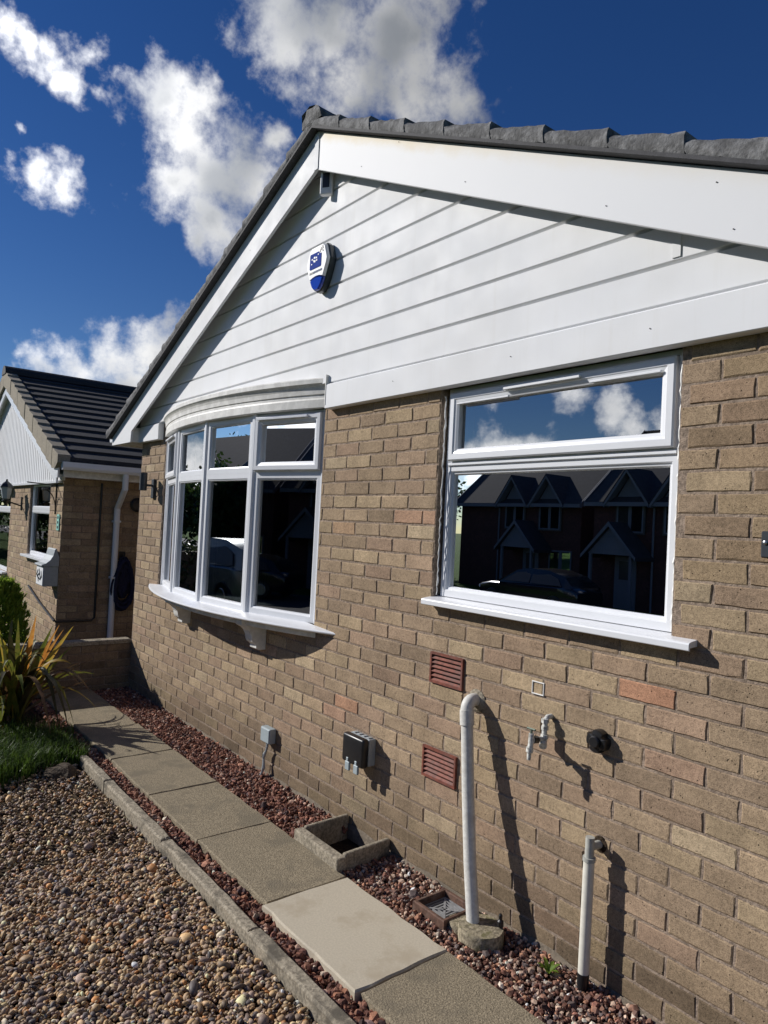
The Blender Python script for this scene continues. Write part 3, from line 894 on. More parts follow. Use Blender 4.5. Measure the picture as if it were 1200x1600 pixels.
# bow window
bay = sub('bow_window', bung)
bay['label'] = 'curved four light bow window with shaped brackets below'
BP = [Vector((-2.064, .024)), Vector((-2.683, -.134)), Vector((-3.319, -.187)), Vector((-3.956, -.134)), Vector((-4.575, .024))]
ZB0, ZB1, ZTR = 1.040, 2.338, 1.955
for j in range(4):
    a, c = BP[j], BP[j + 1]
    t = (c - a); wd = t.length; t = t / wd
    nrm = Vector((-t.y, t.x));
    if nrm.y > 0: nrm = -nrm
    def T(s, z, dp, a=a, t=t, nrm=nrm): 
        p = a + t * s + nrm * dp; return Vector((p.x, p.y, z))
    e = .020
    lo = (e, wd - e, ZB0, ZTR); up = (e, wd - e, ZTR + .0005, ZB1)
    MB().frame(lo, PROF_FIX, T).build('frame', M_UPVC, bay)
    window_light(bay, lo, T, .046, -.024)
    if j in (0, 3):
        MB().frame(up, [(0, -.045), (0, .0), (.012, .0), (.014, -.02), (.05, -.045)], T).build('frame', M_UPVC, bay)
        sr = (e + .008, wd - e - .008, ZTR + .012, ZB1 - .018)
        MB().frame(sr, PROF_SASH, T).build('sash', M_UPVC, bay)
        window_light(bay, sr, T, .057, -.010)
        b = MB(); T_box(b, T, .13, wd - .06, ZB1 - .045, ZB1 - .030, .026, .042); b.build('trickle_vent', M_UPVC, bay, bev=.002)
    else:
        MB().frame(up, PROF_FIX, T).build('frame', M_UPVC, bay)
        window_light(bay, up, T, .046, -.024)
for j, p in enumerate(BP):
    q = BP[max(j - 1, 0)]; s_ = BP[min(j + 1, 4)]
    t = (s_ - q).normalized(); nrm = Vector((-t.y, t.x))
    if nrm.y > 0: nrm = -nrm
    pl = [p + t * .021 - nrm * .05, p + t * .021 + nrm * .004, p + t * .012 + nrm * .010, p - t * .012 + nrm * .010, p - t * .021 + nrm * .004, p - t * .021 - nrm * .05]
    MB().prism([(v.x, v.y) for v in pl], lambda u, v, z: (u, v, z), ZB0, ZB1 + .001).build('mullion', M_UPVC, bay)
XCB, YCB, RB = -3.3195, 3.653, 3.84
def arc(off, n=28, yend=.0):
    R_ = RB + off
    h = math.sqrt(max(R_ * R_ - (YCB - yend) ** 2, 0)); a = math.asin(h / R_)
    return [(XCB + R_ * math.sin(a * (1 - 2 * i / n)), YCB - R_ * math.cos(a * (1 - 2 * i / n))) for i in range(n + 1)]
def arc_band(prof, name, m, parent, top=True):
    """prof: list of (offset, z) outward profile from bottom to top; closed against the wall"""
    b = MB()
    rs = [[(x, y, z) for x, y in arc(o_)] for o_, z in prof]
    b.rings(rs, closed=False)
    n = len(rs[0])
    z0, z1 = prof[0][1], prof[-1][1]
    b.add(rs[0], [tuple(range(n))]); b.add(rs[-1], [tuple(range(n))[::-1]])
    return b.build(name, m, parent)
arc_band([(.005, ZB1 + .002), (.035, ZB1 + .002), (.038, ZB1 + .006), (.038, 2.392), (.036, 2.396), (.0345, 2.402), (.0345, 2.420), (.040, 2.424)], 'cornice', M_CORN, bay)
arc_band([(.040, 2.4245), (.042, 2.452), (.047, 2.468), (.056, 2.480), (.063, 2.486), (.063, 2.512), (.056, 2.520), (.02, 2.523)], 'cornice_lip', M_CORN, bay)
for xx in (-1.982,):
    MB().box(xx - .003, xx + .003, -.053, -.002, 2.345, 2.523).build('cornice_end', M_CORN, bay)
arc_band([(.01, 1.004), (.085, 1.004), (.098, 1.006), (.108, 1.013), (.108, 1.018), (.10, 1.024), (.0, 1.042)], 'sill', M_UPVC, bay)
arc_band([(.005, .962), (.03, .962), (.033, .966), (.033, 1.0035)], 'apron', M_CORN, bay)
b = MB(); b.add([(x, y, ZB1 + .004) for x, y in arc(-.05)], [tuple(range(29))]); b.build('bay_ceiling', M_GWHITE, bay)
def corbel(xc):
    pr = [(0, .998), (-.185, .998), (-.185, .965), (-.172, .955), (-.150, .945), (-.128, .925), (-.112, .895), (-.106, .865), (-.098, .848), (-.082, .838), (-.070, .825), (-.070, .806), (-.050, .795), (0, .795)]
    MB().prism(pr, lambda u, v, t: (t, u, v), xc - .045, xc + .045).build('bracket', M_CORN, bay, bev=.002)
corbel(-2.665); corbel(-3.90)
# small white clip under the sill
MB().box(-2.765, -2.735, -.215, -.19, .987, 1.002).build('sill_clip', M_UPVC, bay)
# window board and blind edges inside
for (x, y) in ((-2.12, .07), (-2.72, -.07), (-3.34, -.12), (-3.95, -.07)):
    MB().box(x - .055, x - .05, y + .01, y + .014, 1.08, 2.30).build('blind_edge', M_CURT, bay)
b = MB(); b.add([(x, y, 1.045) for x, y in arc(-.04, yend=.2)], [tuple(range(29))[::-1]]); b.build('window_board', M_GWHITE, bay)

# terracotta air vents let into the brickwork
def louvre(v):
    x0, x1, z0, z1 = v
    e = sub('air_vent', bung)
    T = T_flat(.0)
    MB().frame((x0 + .003, x1 - .003, z0 + .003, z1 - .003), [(0, -.004), (0, .010), (.010, .010), (.012, -.002)], T).build('frame', M_TERRA, e)
    MB().box(x0 + .008, x1 - .008, .0012, .0030, z0 + .006, z1 - .006).build('back', M_BLACK, e)
    n = 6
    h = (z1 - z0 - .026) / n
    for i in range(n):
        zc = z0 + .013 + h * i
        MB().prism([(-.0085, zc), (-.0085, zc + .003), (.0010, zc + h * .55), (.0010, zc + h * .55 - .004)], lambda u, w_, t: (t, u, w_), x0 + .013, x1 - .013).build('louvre', M_TERRA, e)
for v in VENTS: louvre(v)
# white sealant square and pale patches left on the bricks
MB().frame((-.394, -.332, .992, 1.045), [(0, -.003), (0, .002), (.002, .003), (.0045, .002), (.0045, -.003)], T_flat(-.001)).build('sealant_mark', M_SEAL, wall)
# ------------------------------------------------------------------ things fixed to the bungalow
def lathe_y(prof, x, y, z, n=20):
    """profile along -Y (out of the wall)"""
    return MB().lathe(prof, Matrix.Translation((x, y, z)) @ Matrix.Rotation(math.pi / 2, 4, 'X'), n)

# alarm box
al = thing('alarm_box', 'white and blue burglar alarm box high on the white gable', 'alarm box', (-2.08, -.035, 3.17))
ax, az = -2.078, 3.172
outl = [(-.062, .136), (.066, .136), (.088, .118), (.116, .040), (.108, .010), (.072, -.075), (.050, -.112), (.022, -.136), (-.022, -.136), (-.050, -.112), (-.072, -.075), (-.108, .010), (-.116, .040), (-.084, .118)]
def ring_o(sc, y, dz=0): return [(ax + u * sc, y, az + v * sc + dz) for u, v in outl]
MB().rings([ring_o(1.0, -.034), ring_o(1.03, -.045), ring_o(1.03, -.070), ring_o(.98, -.078)], cap0=True, cap1=True).build('back_shell', mat('alarm_shell', (.05, .058, .06), rough=.25, spec=.6), al)
top = [(u, v) for u, v in outl if v > -.08]
top = [(-.062, .136), (.066, .136), (.088, .118), (.116, .040), (.108, .010), (.075, -.066), (.04, -.056), (0, -.052), (-.04, -.056), (-.075, -.066), (-.108, .010), (-.116, .040), (-.084, .118)]
def ring_t(pl, sc, y): return [(ax + u * sc, y, az + v * sc) for u, v in pl]
MB().rings([ring_t(top, .97, -.078), ring_t(top, .965, -.092), ring_t(top, .93, -.099)], cap0=True, cap1=True).build('front_cover', M_WHITEG, al)
lens = [(-.074, -.071), (-.04, -.061), (0, -.057), (.04, -.061), (.074, -.071), (.050, -.112), (.022, -.136), (-.022, -.136), (-.050, -.112)]
MB().rings([ring_t(lens, .99, -.078), ring_t(lens, .985, -.088), [(ax + u * .86, -.098, az - .008 + v * .9) for u, v in lens]], cap0=True, cap1=True).build('strobe_lens', M_LENS, al, smooth=False)
logo = [(-.066, .092), (.022, .092), (.032, .078), (.052, .076), (.052, .004), (.046, -.002), (-.066, -.002), (-.072, .004), (-.072, .086)]
MB().prism([(ax + u, az + v) for u, v in logo], lambda u, v, t: (u, t, v), -.1012, -.0985).build('logo_panel', M_BLUE, al)
for (u, v, s_) in ((-.045, .058, .006), (-.02, .064, .008), (0.0, .06, .007), (-.018, .042, .009), (.004, .044, .006), (-.05, .03, .005), (.02, .075, .005), (-.03, .048, .005)):
    MB().box(ax + u - s_, ax + u + s_, -.1022, -.1013, az + v - s_ * .7, az + v + s_ * .7).build('logo_mark', M_WHITEG, al)
for i, (u, v) in enumerate(((.036, .088), (.052, .098), (.066, .086), (.046, .106), (.064, .104), (.06, .115), (.04, .098))):
    MB().box(ax + u - .005, ax + u + .004, -.1010, -.0985, az + v - .004, az + v + .005).build('logo_fleck', M_ANTH, al)
for i in range(9):
    MB().box(ax - .072 + i * .0155, ax - .072 + i * .0155 + .011, -.1008, -.0985, az - .030 - (i % 2) * .001, az - .018).build('lettering', M_TEXTG if i > 2 else M_ANTH, al)

# camera / sensor under the apex
sc_ = thing('security_camera', 'small white box camera with black face under the gable apex', 'camera', (-2.05, -.035, 3.6))
CM = Matrix.Translation((-2.062, -.062, 3.685)) @ Matrix.Rotation(math.radians(34), 4, 'Z')
MB().box(-.040, .040, -.020, .020, -.070, .070, CM).build('housing', M_UPVC, sc_, bev=.007, seg=2)
MB().box(-.022, .022, -.0222, -.0195, -.030, .058, CM).build('lens_panel', M_BLACK, sc_, bev=.0005)
MB().box(-2.090, -2.035, -.058, -.0345, 3.66, 3.71).build('bracket_plate', M_UPVC, sc_)

# up and down lights
def wall_light(x, z, label):
    t = thing('wall_light', label, 'wall light', (x, 0, z), 'dark tube wall lights')
    MB().lathe([(.030, -.080), (.033, -.078), (.033, .078), (.030, .080)], Matrix.Translation((x, -.105, z)), 24).build('tube', M_ANTH, t, smooth=True)
    MB().box(x - .030, x + .030, -.022, -.001, z - .145, z + .03).build('backplate', M_ANTH, t, bev=.004)
    MB().tube([(x, -.018, z - .03), (x, -.08, z - .03)], .011, 12).build('arm', M_ANTH, t, smooth=True)
    return t
wall_light(-4.815, 1.942, 'dark grey tube wall light beside the bow window near the house corner')
wall_light(.592, 1.935, 'dark grey tube wall light at the frame edge beyond the wide window')
pb = thing('switch_box', 'small dark grey wall box with a bright screw, beyond the wide window', 'box', (.53, 0, 1.6))
MB().box(.497, .60, -.034, -.001, 1.607, 1.690).build('box_body', M_ANTH, pb, bev=.004)
lathe_y([(.007, 0), (.007, .003), (.003, .005)], .511, -.034, 1.654, 10).build('screw', M_STEEL, pb)

# double weatherproof socket
sk = thing('outdoor_socket', 'black and grey weatherproof double socket low on the brick wall', 'socket', (-1.47, 0, .38))
MB().box(-1.575, -1.400, -.048, -.001, .395, .535).build('back_box', M_GREYBOX, sk, bev=.006, seg=2)
MB().box(-1.580, -1.395, -.092, -.0485, .390, .540).build('cover', M_BLACK, sk, bev=.014, seg=3, smooth=True)
for x in (-1.525, -1.450):
    MB().box(x - .019, x + .019, -.094, -.080, .352, .398).box(x - .010, x + .010, -.0945, -.0795, .398, .420).build('cable_flap', M_BLUEGREY, sk, bev=.003)
for i in range(4):
    MB().box(-1.560 + i * .04, -1.536 + i * .04, -.040, -.012, .5352, .5395).build('knockout', M_GREYBOX, sk, bev=.001)

jb = thing('junction_box', 'small pale grey junction box with cable running down into the chippings', 'junction box', (-2.48, 0, 0))
MB().box(-2.540, -2.425, -.048, -.001, .228, .322).build('box_body', M_BLUEGREY, jb, bev=.005, seg=2)
MB().box(-2.535, -2.430, -.052, -.0485, .233, .317).build('lid', M_BLUEGREY, jb, bev=.002)
rd = random.Random(9)
MB().tube([(-2.482 + .010 * math.sin(i * 1.3) - i * .004, -.030 - i * .0015, .230 - i * .028) for i in range(10)], [.007 + rd.uniform(0, .005) for _ in range(10)], 8).build('cable', M_GREYBOX, jb)
MB().tube([(-2.478, -.03, .235), (-2.480, -.031, .19)], .0045, 8).build('cable_sleeve', M_BLACK, jb)

# waste pipe with swept bend, standing in a concrete collar
wp = thing('waste_pipe', 'tall weathered white waste pipe bending out of the wall', 'pipe', (-.515, -.15, 0))
pts = [(-.703, .03, .888), (-.701, -.01, .898)]
for i in range(8):
    a = math.pi / 2 * i / 7
    pts.append((-.70 + .012 * i / 7, -.030 - .042 * math.sin(a), .856 + .042 * math.cos(a)))
MB().tube(pts, .0285, 18).build('bend', M_PIPEW, wp, smooth=True)
MB().tube([(-.688, -.0725, .862), (-.678, -.077, .80)], .0315, 18).build('collar', M_PIPEW, wp, smooth=True)
MB().tube([(-.684, -.074, .83), (-.628, -.103, .52), (-.575, -.128, .26), (-.515, -.155, .03)], .0268, 18).build('pipe', M_PIPEW, wp, smooth=True)
rd = random.Random(5)
ring = []
MB().lathe([(.045, -.004), (.052, .002), (.040, .008), (.028, .010)], Matrix.Translation((-.70, .0, .892)) @ Matrix.Rotation(math.pi / 2, 4, 'X'), 14).build('mortar_ring', M_KERB, wp)

cb = thing('drain_collar', 'round mossy concrete drain collar at the foot of the tall pipe', 'drain', (-.48, -.14, 0))
def blob_disc(cx, cy, rx, ry, z0, z1, name, m, parent, seed, n=44):
    rd = random.Random(seed)
    k = [1 + .025 * math.sin(2 * math.pi * 3 * i / n + seed) + rd.uniform(-.008, .008) for i in range(n)]
    R_ = lambda sc, z, jz: [(cx + rx * sc * k[i] * math.cos(2 * math.pi * i / n), cy + ry * sc * k[i] * math.sin(2 * math.pi * i / n), z + rd.uniform(-jz, jz)) for i in range(n)]
    return MB().rings([R_(1.0, z0, 0), R_(1.0, z1 - .010, .001), R_(.96, z1 - .001, .001), R_(.6, z1, .001), R_(.25, z1, .001)], cap0=True, cap1=True).build(name, m, parent, smooth=True)
blob_disc(-.475, -.150, .092, .092, -.03, .055, 'disc', M_CONC, cb, 2)
blob_disc(-.575, -.165, .055, .055, -.03, .034, 'mortar_haunch', M_CONC, cb, 4)
MB().lathe([(.014, 0), (.013, .02), (.007, .026), (.008, .042), (.005, .048)], Matrix.Translation((-.425, -.095, .06)), 10).build('plug', M_BLACK, cb)

gu = thing('gully', 'square brown gully with a grey radial grate beside the concrete collar', 'gully', (-.70, -.14, 0))
T_up = lambda s, q, h: Vector((s, q, h))
MB().frame((-.795, -.600, -.240, -.045), [(0, -.06), (0, .036), (.004, .040), (.015, .040), (.019, .036), (.022, -.05)], T_up).build('surround', M_RUST, gu)
MB().box(-.776, -.619, -.221, -.064, -.055, -.045).build('base', M_BLACK, gu)
gx, gy = -.6975, -.1425
b = MB()
for k in range(2):
    a = math.pi / 4 + k * math.pi / 2
    Mx = Matrix.Translation((gx, gy, .010)) @ Matrix.Rotation(a, 4, 'Z'); b.box(-.100, .100, -.005, .005, -.006, .006, Mx)
b.build('grate_cross', M_IRON, gu)
for s_ in range(4):
    for i in range(4):
        d_ = .022 + i * .0165; hl = d_ * .92
        Mx = Matrix.Translation((gx, gy, .010)) @ Matrix.Rotation(s_ * math.pi / 2, 4, 'Z')
        b = MB(); b.box(d_ - .003, d_ + .003, -hl, hl, -.005, .005, Mx); b.build('grate_bar', M_IRON, gu)

# concrete trough against the wall
tr = thing('trough', 'low three sided concrete surround against the wall beside the path', 'surround', (-1.4, -.18, 0))
def slabside(p0, p1, th, z0, za, zb, name):
    p0, p1 = Vector(p0), Vector(p1); t = (p1 - p0).normalized(); nrm = Vector((-t.y, t.x)) * th / 2
    v = [(p0 + nrm, za), (p1 + nrm, zb), (p1 - nrm, zb), (p0 - nrm, za)]
    MB().add([(q.x, q.y, z0) for q, _ in v] + [(q.x, q.y, z) for q, z in v], [(3, 2, 1, 0), (4, 5, 6, 7), (0, 1, 5, 4), (1, 2, 6, 5), (2, 3, 7, 6), (3, 0, 4, 7)]).build(name, M_KERB, tr, bev=.007, seg=2)
slabside((-1.605, -.322), (-1.200, -.332), .052, -.1, .074, .080, 'front_side')
slabside((-1.585, -.296), (-1.612, -.006), .024, -.1, .082, .074, 'end_side')
slabside((-1.222, -.306), (-1.255, -.006), .026, -.1, .088, .078, 'end_side')

# overflow pipe
op = thing('overflow_pipe', 'short cream overflow pipe with black foot standing in the chippings', 'pipe', (-.05, -.06, 0))
MB().tube([(-.052, -.060, .055), (-.050, -.058, .472)], .0205, 18).build('pipe', M_PIPEC, op, smooth=True)
MB().tube([(-.053, -.061, -.06), (-.052, -.060, .058)], .0215, 18).build('foot', M_BLACK, op, smooth=True)
MB().tube([(-.050, -.058, .462), (-.050, -.058, .476)], .0235, 18).build('collar', M_PIPEG, op, smooth=True)
MB().tube([(-.050, -.058, .47), (-.050, -.057, .548)], .0165, 18).build('riser', M_PIPEG, op, smooth=True)
MB().tube([(-.050, -.055, .512), (-.046, .01, .510)], .0145, 14).build('spur', M_PIPEG, op, smooth=True)
lathe_y([(.030, -.004), (.029, .002), (.02, .003)], -.046, .0, .510, 18).build('hole_ring', M_SOIL, op)

# garden tap
tp = thing('garden_tap', 'white painted outdoor tap on an elbowed pipe from the brick wall', 'tap', (-.29, 0, .9))
b = MB()
b.tube([(-.292, .01, .922), (-.292, -.022, .922), (-.293, -.032, .914), (-.294, -.034, .895), (-.296, -.034, .845)], .0105, 12)
b.build('supply_pipe', M_PAINT, tp, smooth=True)
for (z, rr) in ((.908, .0155), (.880, .0145), (.846, .0155)):
    MB().tube([(-.294, -.034, z - .008), (-.294, -.034, z + .008)], rr, 6).build('nut', M_PAINT, tp)
MB().tube([(-.296, -.034, .848), (-.297, -.036, .820)], .014, 12).build('tee', M_PAINT, tp, smooth=True)
MB().tube([(-.300, -.030, .832), (-.280, -.060, .815)], [.012, .016], 8).build('end_plug', M_PAINT, tp)
MB().tube([(-.296, -.035, .835), (-.293, -.075, .842), (-.289, -.118, .846)], [.011, .010, .012], 12).build('spout_body', M_PAINT, tp, smooth=True)
MB().tube([(-.290, -.085, .843), (-.289, -.112, .846)], .0155, 8).build('gland', M_BLACK, tp)
MB().tube([(-.289, -.120, .838), (-.289, -.122, .872)], [.0125, .010], 10).build('valve', M_PAINT, tp, smooth=True)
MB().tube([(-.289, -.122, .870), (-.289, -.122, .889)], .005, 8).build('stem', M_BRASS, tp)
MB().box(-.312, -.268, -.126, -.118, .885, .893).build('handle', M_BRASS, tp, bev=.003)
MB().tube([(-.289, -.120, .842), (-.291, -.124, .815)], [.010, .011], 12).build('nozzle', M_PAINT, tp, smooth=True)
MB().tube([(-.291, -.124, .818), (-.292, -.125, .800), (-.2925, -.125, .796), (-.293, -.126, .770)], [.014, .014, .009, .008], 12).build('hose_connector', M_PAINT, tp, smooth=True)

# black boss on the wall
vc = thing('pipe_cap', 'round black notched plastic cap on the brick wall', 'cap', (-.06, 0, .89))
n = 36
def notch(k):
    a = 360 * k / n
    for c in (35, 125, 215, 305):
        if abs((a - c + 180) % 360 - 180) < 12: return .78
    return 1.0
R_ = lambda sc, y: [(-.060 + .0425 * sc * notch(k) * math.cos(2 * math.pi * k / n), y, .889 + .0425 * sc * notch(k) * math.sin(2 * math.pi * k / n)) for k in range(n)]
MB().rings([R_(1.0, .0), R_(1.0, -.030), R_(.94, -.036), R_(.62, -.038)], cap1=True).build('flange', M_BLACK, vc)
lathe_y([(.022, .034), (.022, .046), (.018, .050)], -.060, 0, .889, 20).build('hub', M_BLACK, vc, smooth=True)

# ------------------------------------------------------------------ low boundary wall
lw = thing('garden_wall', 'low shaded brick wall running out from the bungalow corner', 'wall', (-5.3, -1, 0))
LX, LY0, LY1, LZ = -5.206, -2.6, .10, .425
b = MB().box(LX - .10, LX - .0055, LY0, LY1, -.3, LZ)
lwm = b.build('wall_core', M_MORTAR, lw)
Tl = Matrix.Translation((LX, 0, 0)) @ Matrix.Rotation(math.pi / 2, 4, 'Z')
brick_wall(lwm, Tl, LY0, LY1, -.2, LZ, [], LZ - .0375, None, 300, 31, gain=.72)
b = MB()
for i in range(4):
    ya = LY0 + i * .65
    worn_slab('coping', LX - .115, LX + .012, ya + .003, min(ya + .648, LY1), LZ, LZ + .038, M_KERB, lw, bev=.008)

# ------------------------------------------------------------------ the neighbouring bungalow
nb = thing('neighbour_bungalow', 'neighbouring bungalow with ribbed white gable and black tiled roof', 'house', (-8.9, 0, -.4))
NX, NXL, NY = -6.85, -13.0, -.28
NZ = 2.02
N_W1 = (-8.50, -7.44, 1.06, 2.2)
N_W0 = (-11.3, -9.74, .72, 2.2)
b = MB()
for (a, c, lo, hi) in ((N_W0[1], N_W1[0], -.6, NZ), (N_W1[0], N_W1[1], -.6, N_W1[2]), (N_W1[1], NX - .0055, -.6, NZ), (N_W0[0], N_W0[1], -.6, N_W0[2]), (NXL, N_W0[0], -.6, NZ)):
    b.box(a, c, NY + .0036, NY + .115, lo, hi)
b.box(NX - .115, NX - .0055, NY + .116, 8, -.6, NZ); b.box(NXL, NX - .0055, 8, 8.1, -.6, NZ); b.box(NXL, NXL + .11, NY + .116, 8, -.6, NZ)
nwall = b.build('wall', M_MORTAR, nb)
brick_wall(nwall, Matrix.Translation((NX, 0, 0)) @ Matrix.Rotation(math.pi / 2, 4, 'Z'), NY, 3.0, -.5, NZ, [], 1.97, None, 170, 41, .22, .88)  # side wall: same brick tinted darker to deepen its shade
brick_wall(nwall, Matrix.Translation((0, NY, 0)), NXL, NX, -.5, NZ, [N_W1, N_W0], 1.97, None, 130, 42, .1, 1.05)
b = MB().box(NXL + .12, NX - .13, 3.5, 3.6, -.4, 2.0).box(NXL + .12, NX - .13, NY + .12, 3.5, -.42, -.40).box(NXL + .12, NX - .13, NY + .12, 3.5, 2.06, 2.08)
b.build('interior_wall', M_INT, nb)
NAX, NAZ, NS = -9.93, 3.405, .418
def n_top(x): return NAZ - NS * abs(x - NAX)
MB().prism([(NXL, NZ + .02), (NX - .01, NZ + .02), (NX - .01, n_top(NX)), (NAX, NAZ - .02), (NXL, n_top(NXL))], lambda u, v, t: (u, t, v), NY + .004, NY + .1).build('gable_wall', M_MORTAR, nb)
ncl = sub('gable_cladding', nb)
x = NXL
while x < NX - .02:
    xa, xb = x + .004, x + .096
    za, zb = n_top(xa) - .04, n_top(xb) - .04
    if max(za, zb) > NZ + .03:
        za, zb = max(za, NZ - .03), max(zb, NZ - .03)
        xm = (xa + xb) / 2; zm = min(NAZ - .04, n_top(xm) - .04) if abs(xm - NAX) < .05 else (za + zb) / 2
        MB().prism([(xa, NY - .012), (xa + .012, NY - .030), (xb - .012, NY - .030), (xb, NY - .012), (xb, NY), (xa, NY)], lambda u, v, t: (u, v, (NZ - .04) if t == 0 else za + (zb - za) * (u - xa) / (xb - xa)), 0, 1).build('cladding_board', M_CLAD, ncl)
    x += .1
MB().box(NXL, NX - .06, NY - .045, NY - .002, NZ - .065, NZ - .041).build('drip_trim', M_UPVC, nb)
# soffit, gutter, fascia along the side
MB().box(NX - .0, NX + .19, NY - .03, 8, NZ + .0, NZ + .015).build('soffit', M_CORN, nb)
MB().box(NX + .191, NX + .206, NY - .06, 8, NZ - .01, NZ + .12).build('fascia', M_CORN, nb)
MB().prism([(-.05, .055), (-.048, 0), (-.03, -.03), (.03, -.03), (.048, 0), (.05, .055)], lambda u, v, t: (NX + .290 + u, t, NZ + .095 + v), NY - .10, 8).build('gutter', M_UPVC, nb)
MB().box(NX - .06, NX + .20, NY - .119, NY - .099, NZ - .02, NZ + .10).build('eaves_end_panel', M_UPVC, nb)
MB().tube([(NX + .290, .30, NZ + .07), (NX + .290, .30, NZ - .10), (NX + .06, .30, NZ - .32), (NX + .06, .30, -.3)], .034, 14).build('downpipe', M_UPVC, nb)
for z in (1.55, .9): MB().box(NX, NX + .10, .262, .338, z - .012, z + .012).build('pipe_clip', M_UPVC, nb)
# bargeboards
for sgn in (-1, 1):
    MB().prism([(NAX + sgn * .0005, NAZ), (NAX + sgn * 3.24, NAZ - NS * 3.24), (NAX + sgn * 3.24, NAZ - NS * 3.24 - .11), (NAX + sgn * .0005, NAZ - .11)], lambda u, v, t: (u, t, v), NY - .12, NY - .10).build('bargeboard', M_UPVC, nb)
    MB().prism([(NAX, NAZ - .01), (NAX + sgn * 3.24, NAZ - NS * 3.24 - .01), (NAX + sgn * 3.24, NAZ - NS * 3.24 - .03), (NAX, NAZ - .03)], lambda u, v, t: (u, t, v), NY - .099, NY).build('soffit', M_CORN, nb)
nroof = sub('roof', nb)
NG = .258
for sgn in (-1, 1):
    for c in range(13):
        u0, u1 = c * NG - .01, (c + 1) * NG + .012
        h = lambda u: NAZ - NS * u
        nm = MB().prism([(NAX + sgn * u0, h(u0) + .200), (NAX + sgn * u1, h(u1) + .228), (NAX + sgn * u1, h(u1) + .175), (NAX + sgn * u0, h(u0) + .13)], lambda u, v, t: (u, t, v), NY - .02, 8.2)
        nm.build('tile_course', M_NTILE, nroof)
        rd = random.Random(c + 50)
        # cloaked verge tile: top strip with a deep front face
        poly = [(u0 + .004, .222), (u1 - .002, .248), (u1 - .002, .030), (u1 - .03, .018), (u0 + .02, .002), (u0 + .004, .012)]
        if c == 12: poly = [(u0 + .004, .222), (u1 - .002, .248), (u1 - .002, .16), (u1 - .10, .06), (u0 + .02, .002), (u0 + .004, .012)]
        vt = MB().prism([(NAX + sgn * a, h(a) + z) for a, z in poly], lambda u, v, t: (u, t, v), NY - .150 + rd.uniform(-.004, .004), NY - .01)
        vt.build('verge_tile', M_TAN, nroof, bev=.004)
b = MB()
rg = []
for y in (NY - .16, 8.2):
    rg.append([(NAX + .14 * math.cos(math.pi * k / 8), y, NAZ + .17 + .13 * math.sin(math.pi * k / 8)) for k in range(9)])
b.rings(rg, closed=False); b.f.append(tuple(range(9))); b.build('ridge', M_NTILE, nroof)
# neighbour windows
def simple_window(parent, x0, x1, z0, z1, zt, y, sill=True, glass=M_GLASS, m=M_UPVC):
    wn = sub('window', parent)
    T = T_flat(y)
    MB().frame((x0, x1, z0, zt), PROF_FIX, T).build('frame', m, wn)
    MB().frame((x0, x1, zt + .001, z1), PROF_FIX, T).build('frame', m, wn)
    window_light(wn, (x0, x1, z0, zt), T, .046, -.024); window_light(wn, (x0, x1, zt, z1), T, .046, -.024)
    if sill: MB().box(x0 - .06, x1 + .06, y - .10, y + .05, z0 - .030, z0 - .001).build('sill', m, wn, bev=.003)
    return wn
simple_window(nb, N_W1[0] + .01, N_W1[1] - .01, 1.065, 1.98, 1.64, NY + .03)
simple_window(nb, -11.1, N_W0[1] - .01, .725, 1.90, 1.62, NY + .03)
simple_window(nb, -10.9, -9.9, .76, 1.88, 1.60, NY + .035) if False else None
MB().box(-10.9, -9.62, NY - .12, NY - .03, 1.905, 1.985).build('window_hood', M_GREYBOX, nb)

# fittings on the neighbour's walls
cl = thing('coach_lantern', 'black coach lantern on a scrolled bracket beside the neighbour window', 'lantern', (-9.1, NY, 1.6))
lx, ly = -8.96, NY - .20
b = MB().tube([(lx, NY - .003, 1.62), (lx, NY - .003, 1.80)], .016, 8).tube([(lx, NY - .01, 1.68), (lx, NY - .08, 1.70), (lx, ly, 1.74)], .010, 8)
b.build('bracket', M_BLACK, cl)
MB().lathe([(.02, 1.76 - 1.7), (.05, 1.78 - 1.7), (.075, 1.93 - 1.7)], Matrix.Translation((lx, ly, 1.69)), 6).build('lantern_glass', M_GREYBOX, cl)
MB().lathe([(.095, .23), (.06, .275), (.015, .31), (.012, .335)], Matrix.Translation((lx, ly, 1.69)), 6).build('lantern_top', M_BLACK, cl)
MB().lathe([(.01, -.01), (.055, .05), (.022, .07)], Matrix.Translation((lx, ly, 1.69)), 6).build('lantern_base', M_BLACK, cl)
hb = thing('basket_bracket', 'black wrought iron hanging basket bracket on the neighbour front wall', 'bracket', (-7.12, NY, 1.6))
MB().tube([(-7.13, NY - .008, 1.60), (-7.13, NY - .008, 2.0)], .008, 6).build('back_bar', M_BLACK, hb)
MB().tube([(-7.13, NY - .008, 1.93), (-7.13, NY - .32, 1.945)], .007, 6).build('arm', M_BLACK, hb)
MB().tube([(-7.13, NY - .01 - .14 * (1 - math.cos(a)), 1.66 + .22 * math.sin(a)) for a in [i * .15 for i in range(11)]], .006, 6).build('brace', M_BLACK, hb)
pq = thing('house_plaque', 'pale teal house plaque near the corner of the neighbour wall', 'plaque', (-6.98, NY, 1.45))
pp = [(-.05, -.09), (.05, -.09), (.055, -.07), (.045, -.03), (.055, .0), (.045, .03), (.055, .07), (.05, .09), (-.05, .09), (-.055, .07), (-.045, .03), (-.055, 0), (-.045, -.03), (-.055, -.07)]
MB().prism([(-6.97 + u, 1.51 + v) for u, v in pp], lambda u, v, t: (u, t, v), NY - .012, NY - .001).build('plate', M_TEAL, pq)
for i, z in enumerate((1.565, 1.51, 1.455)):
    MB().box(-6.995, -6.945, NY - .0135, NY - .0122, z - .014, z + .014).build('numeral', M_ANTH, pq)
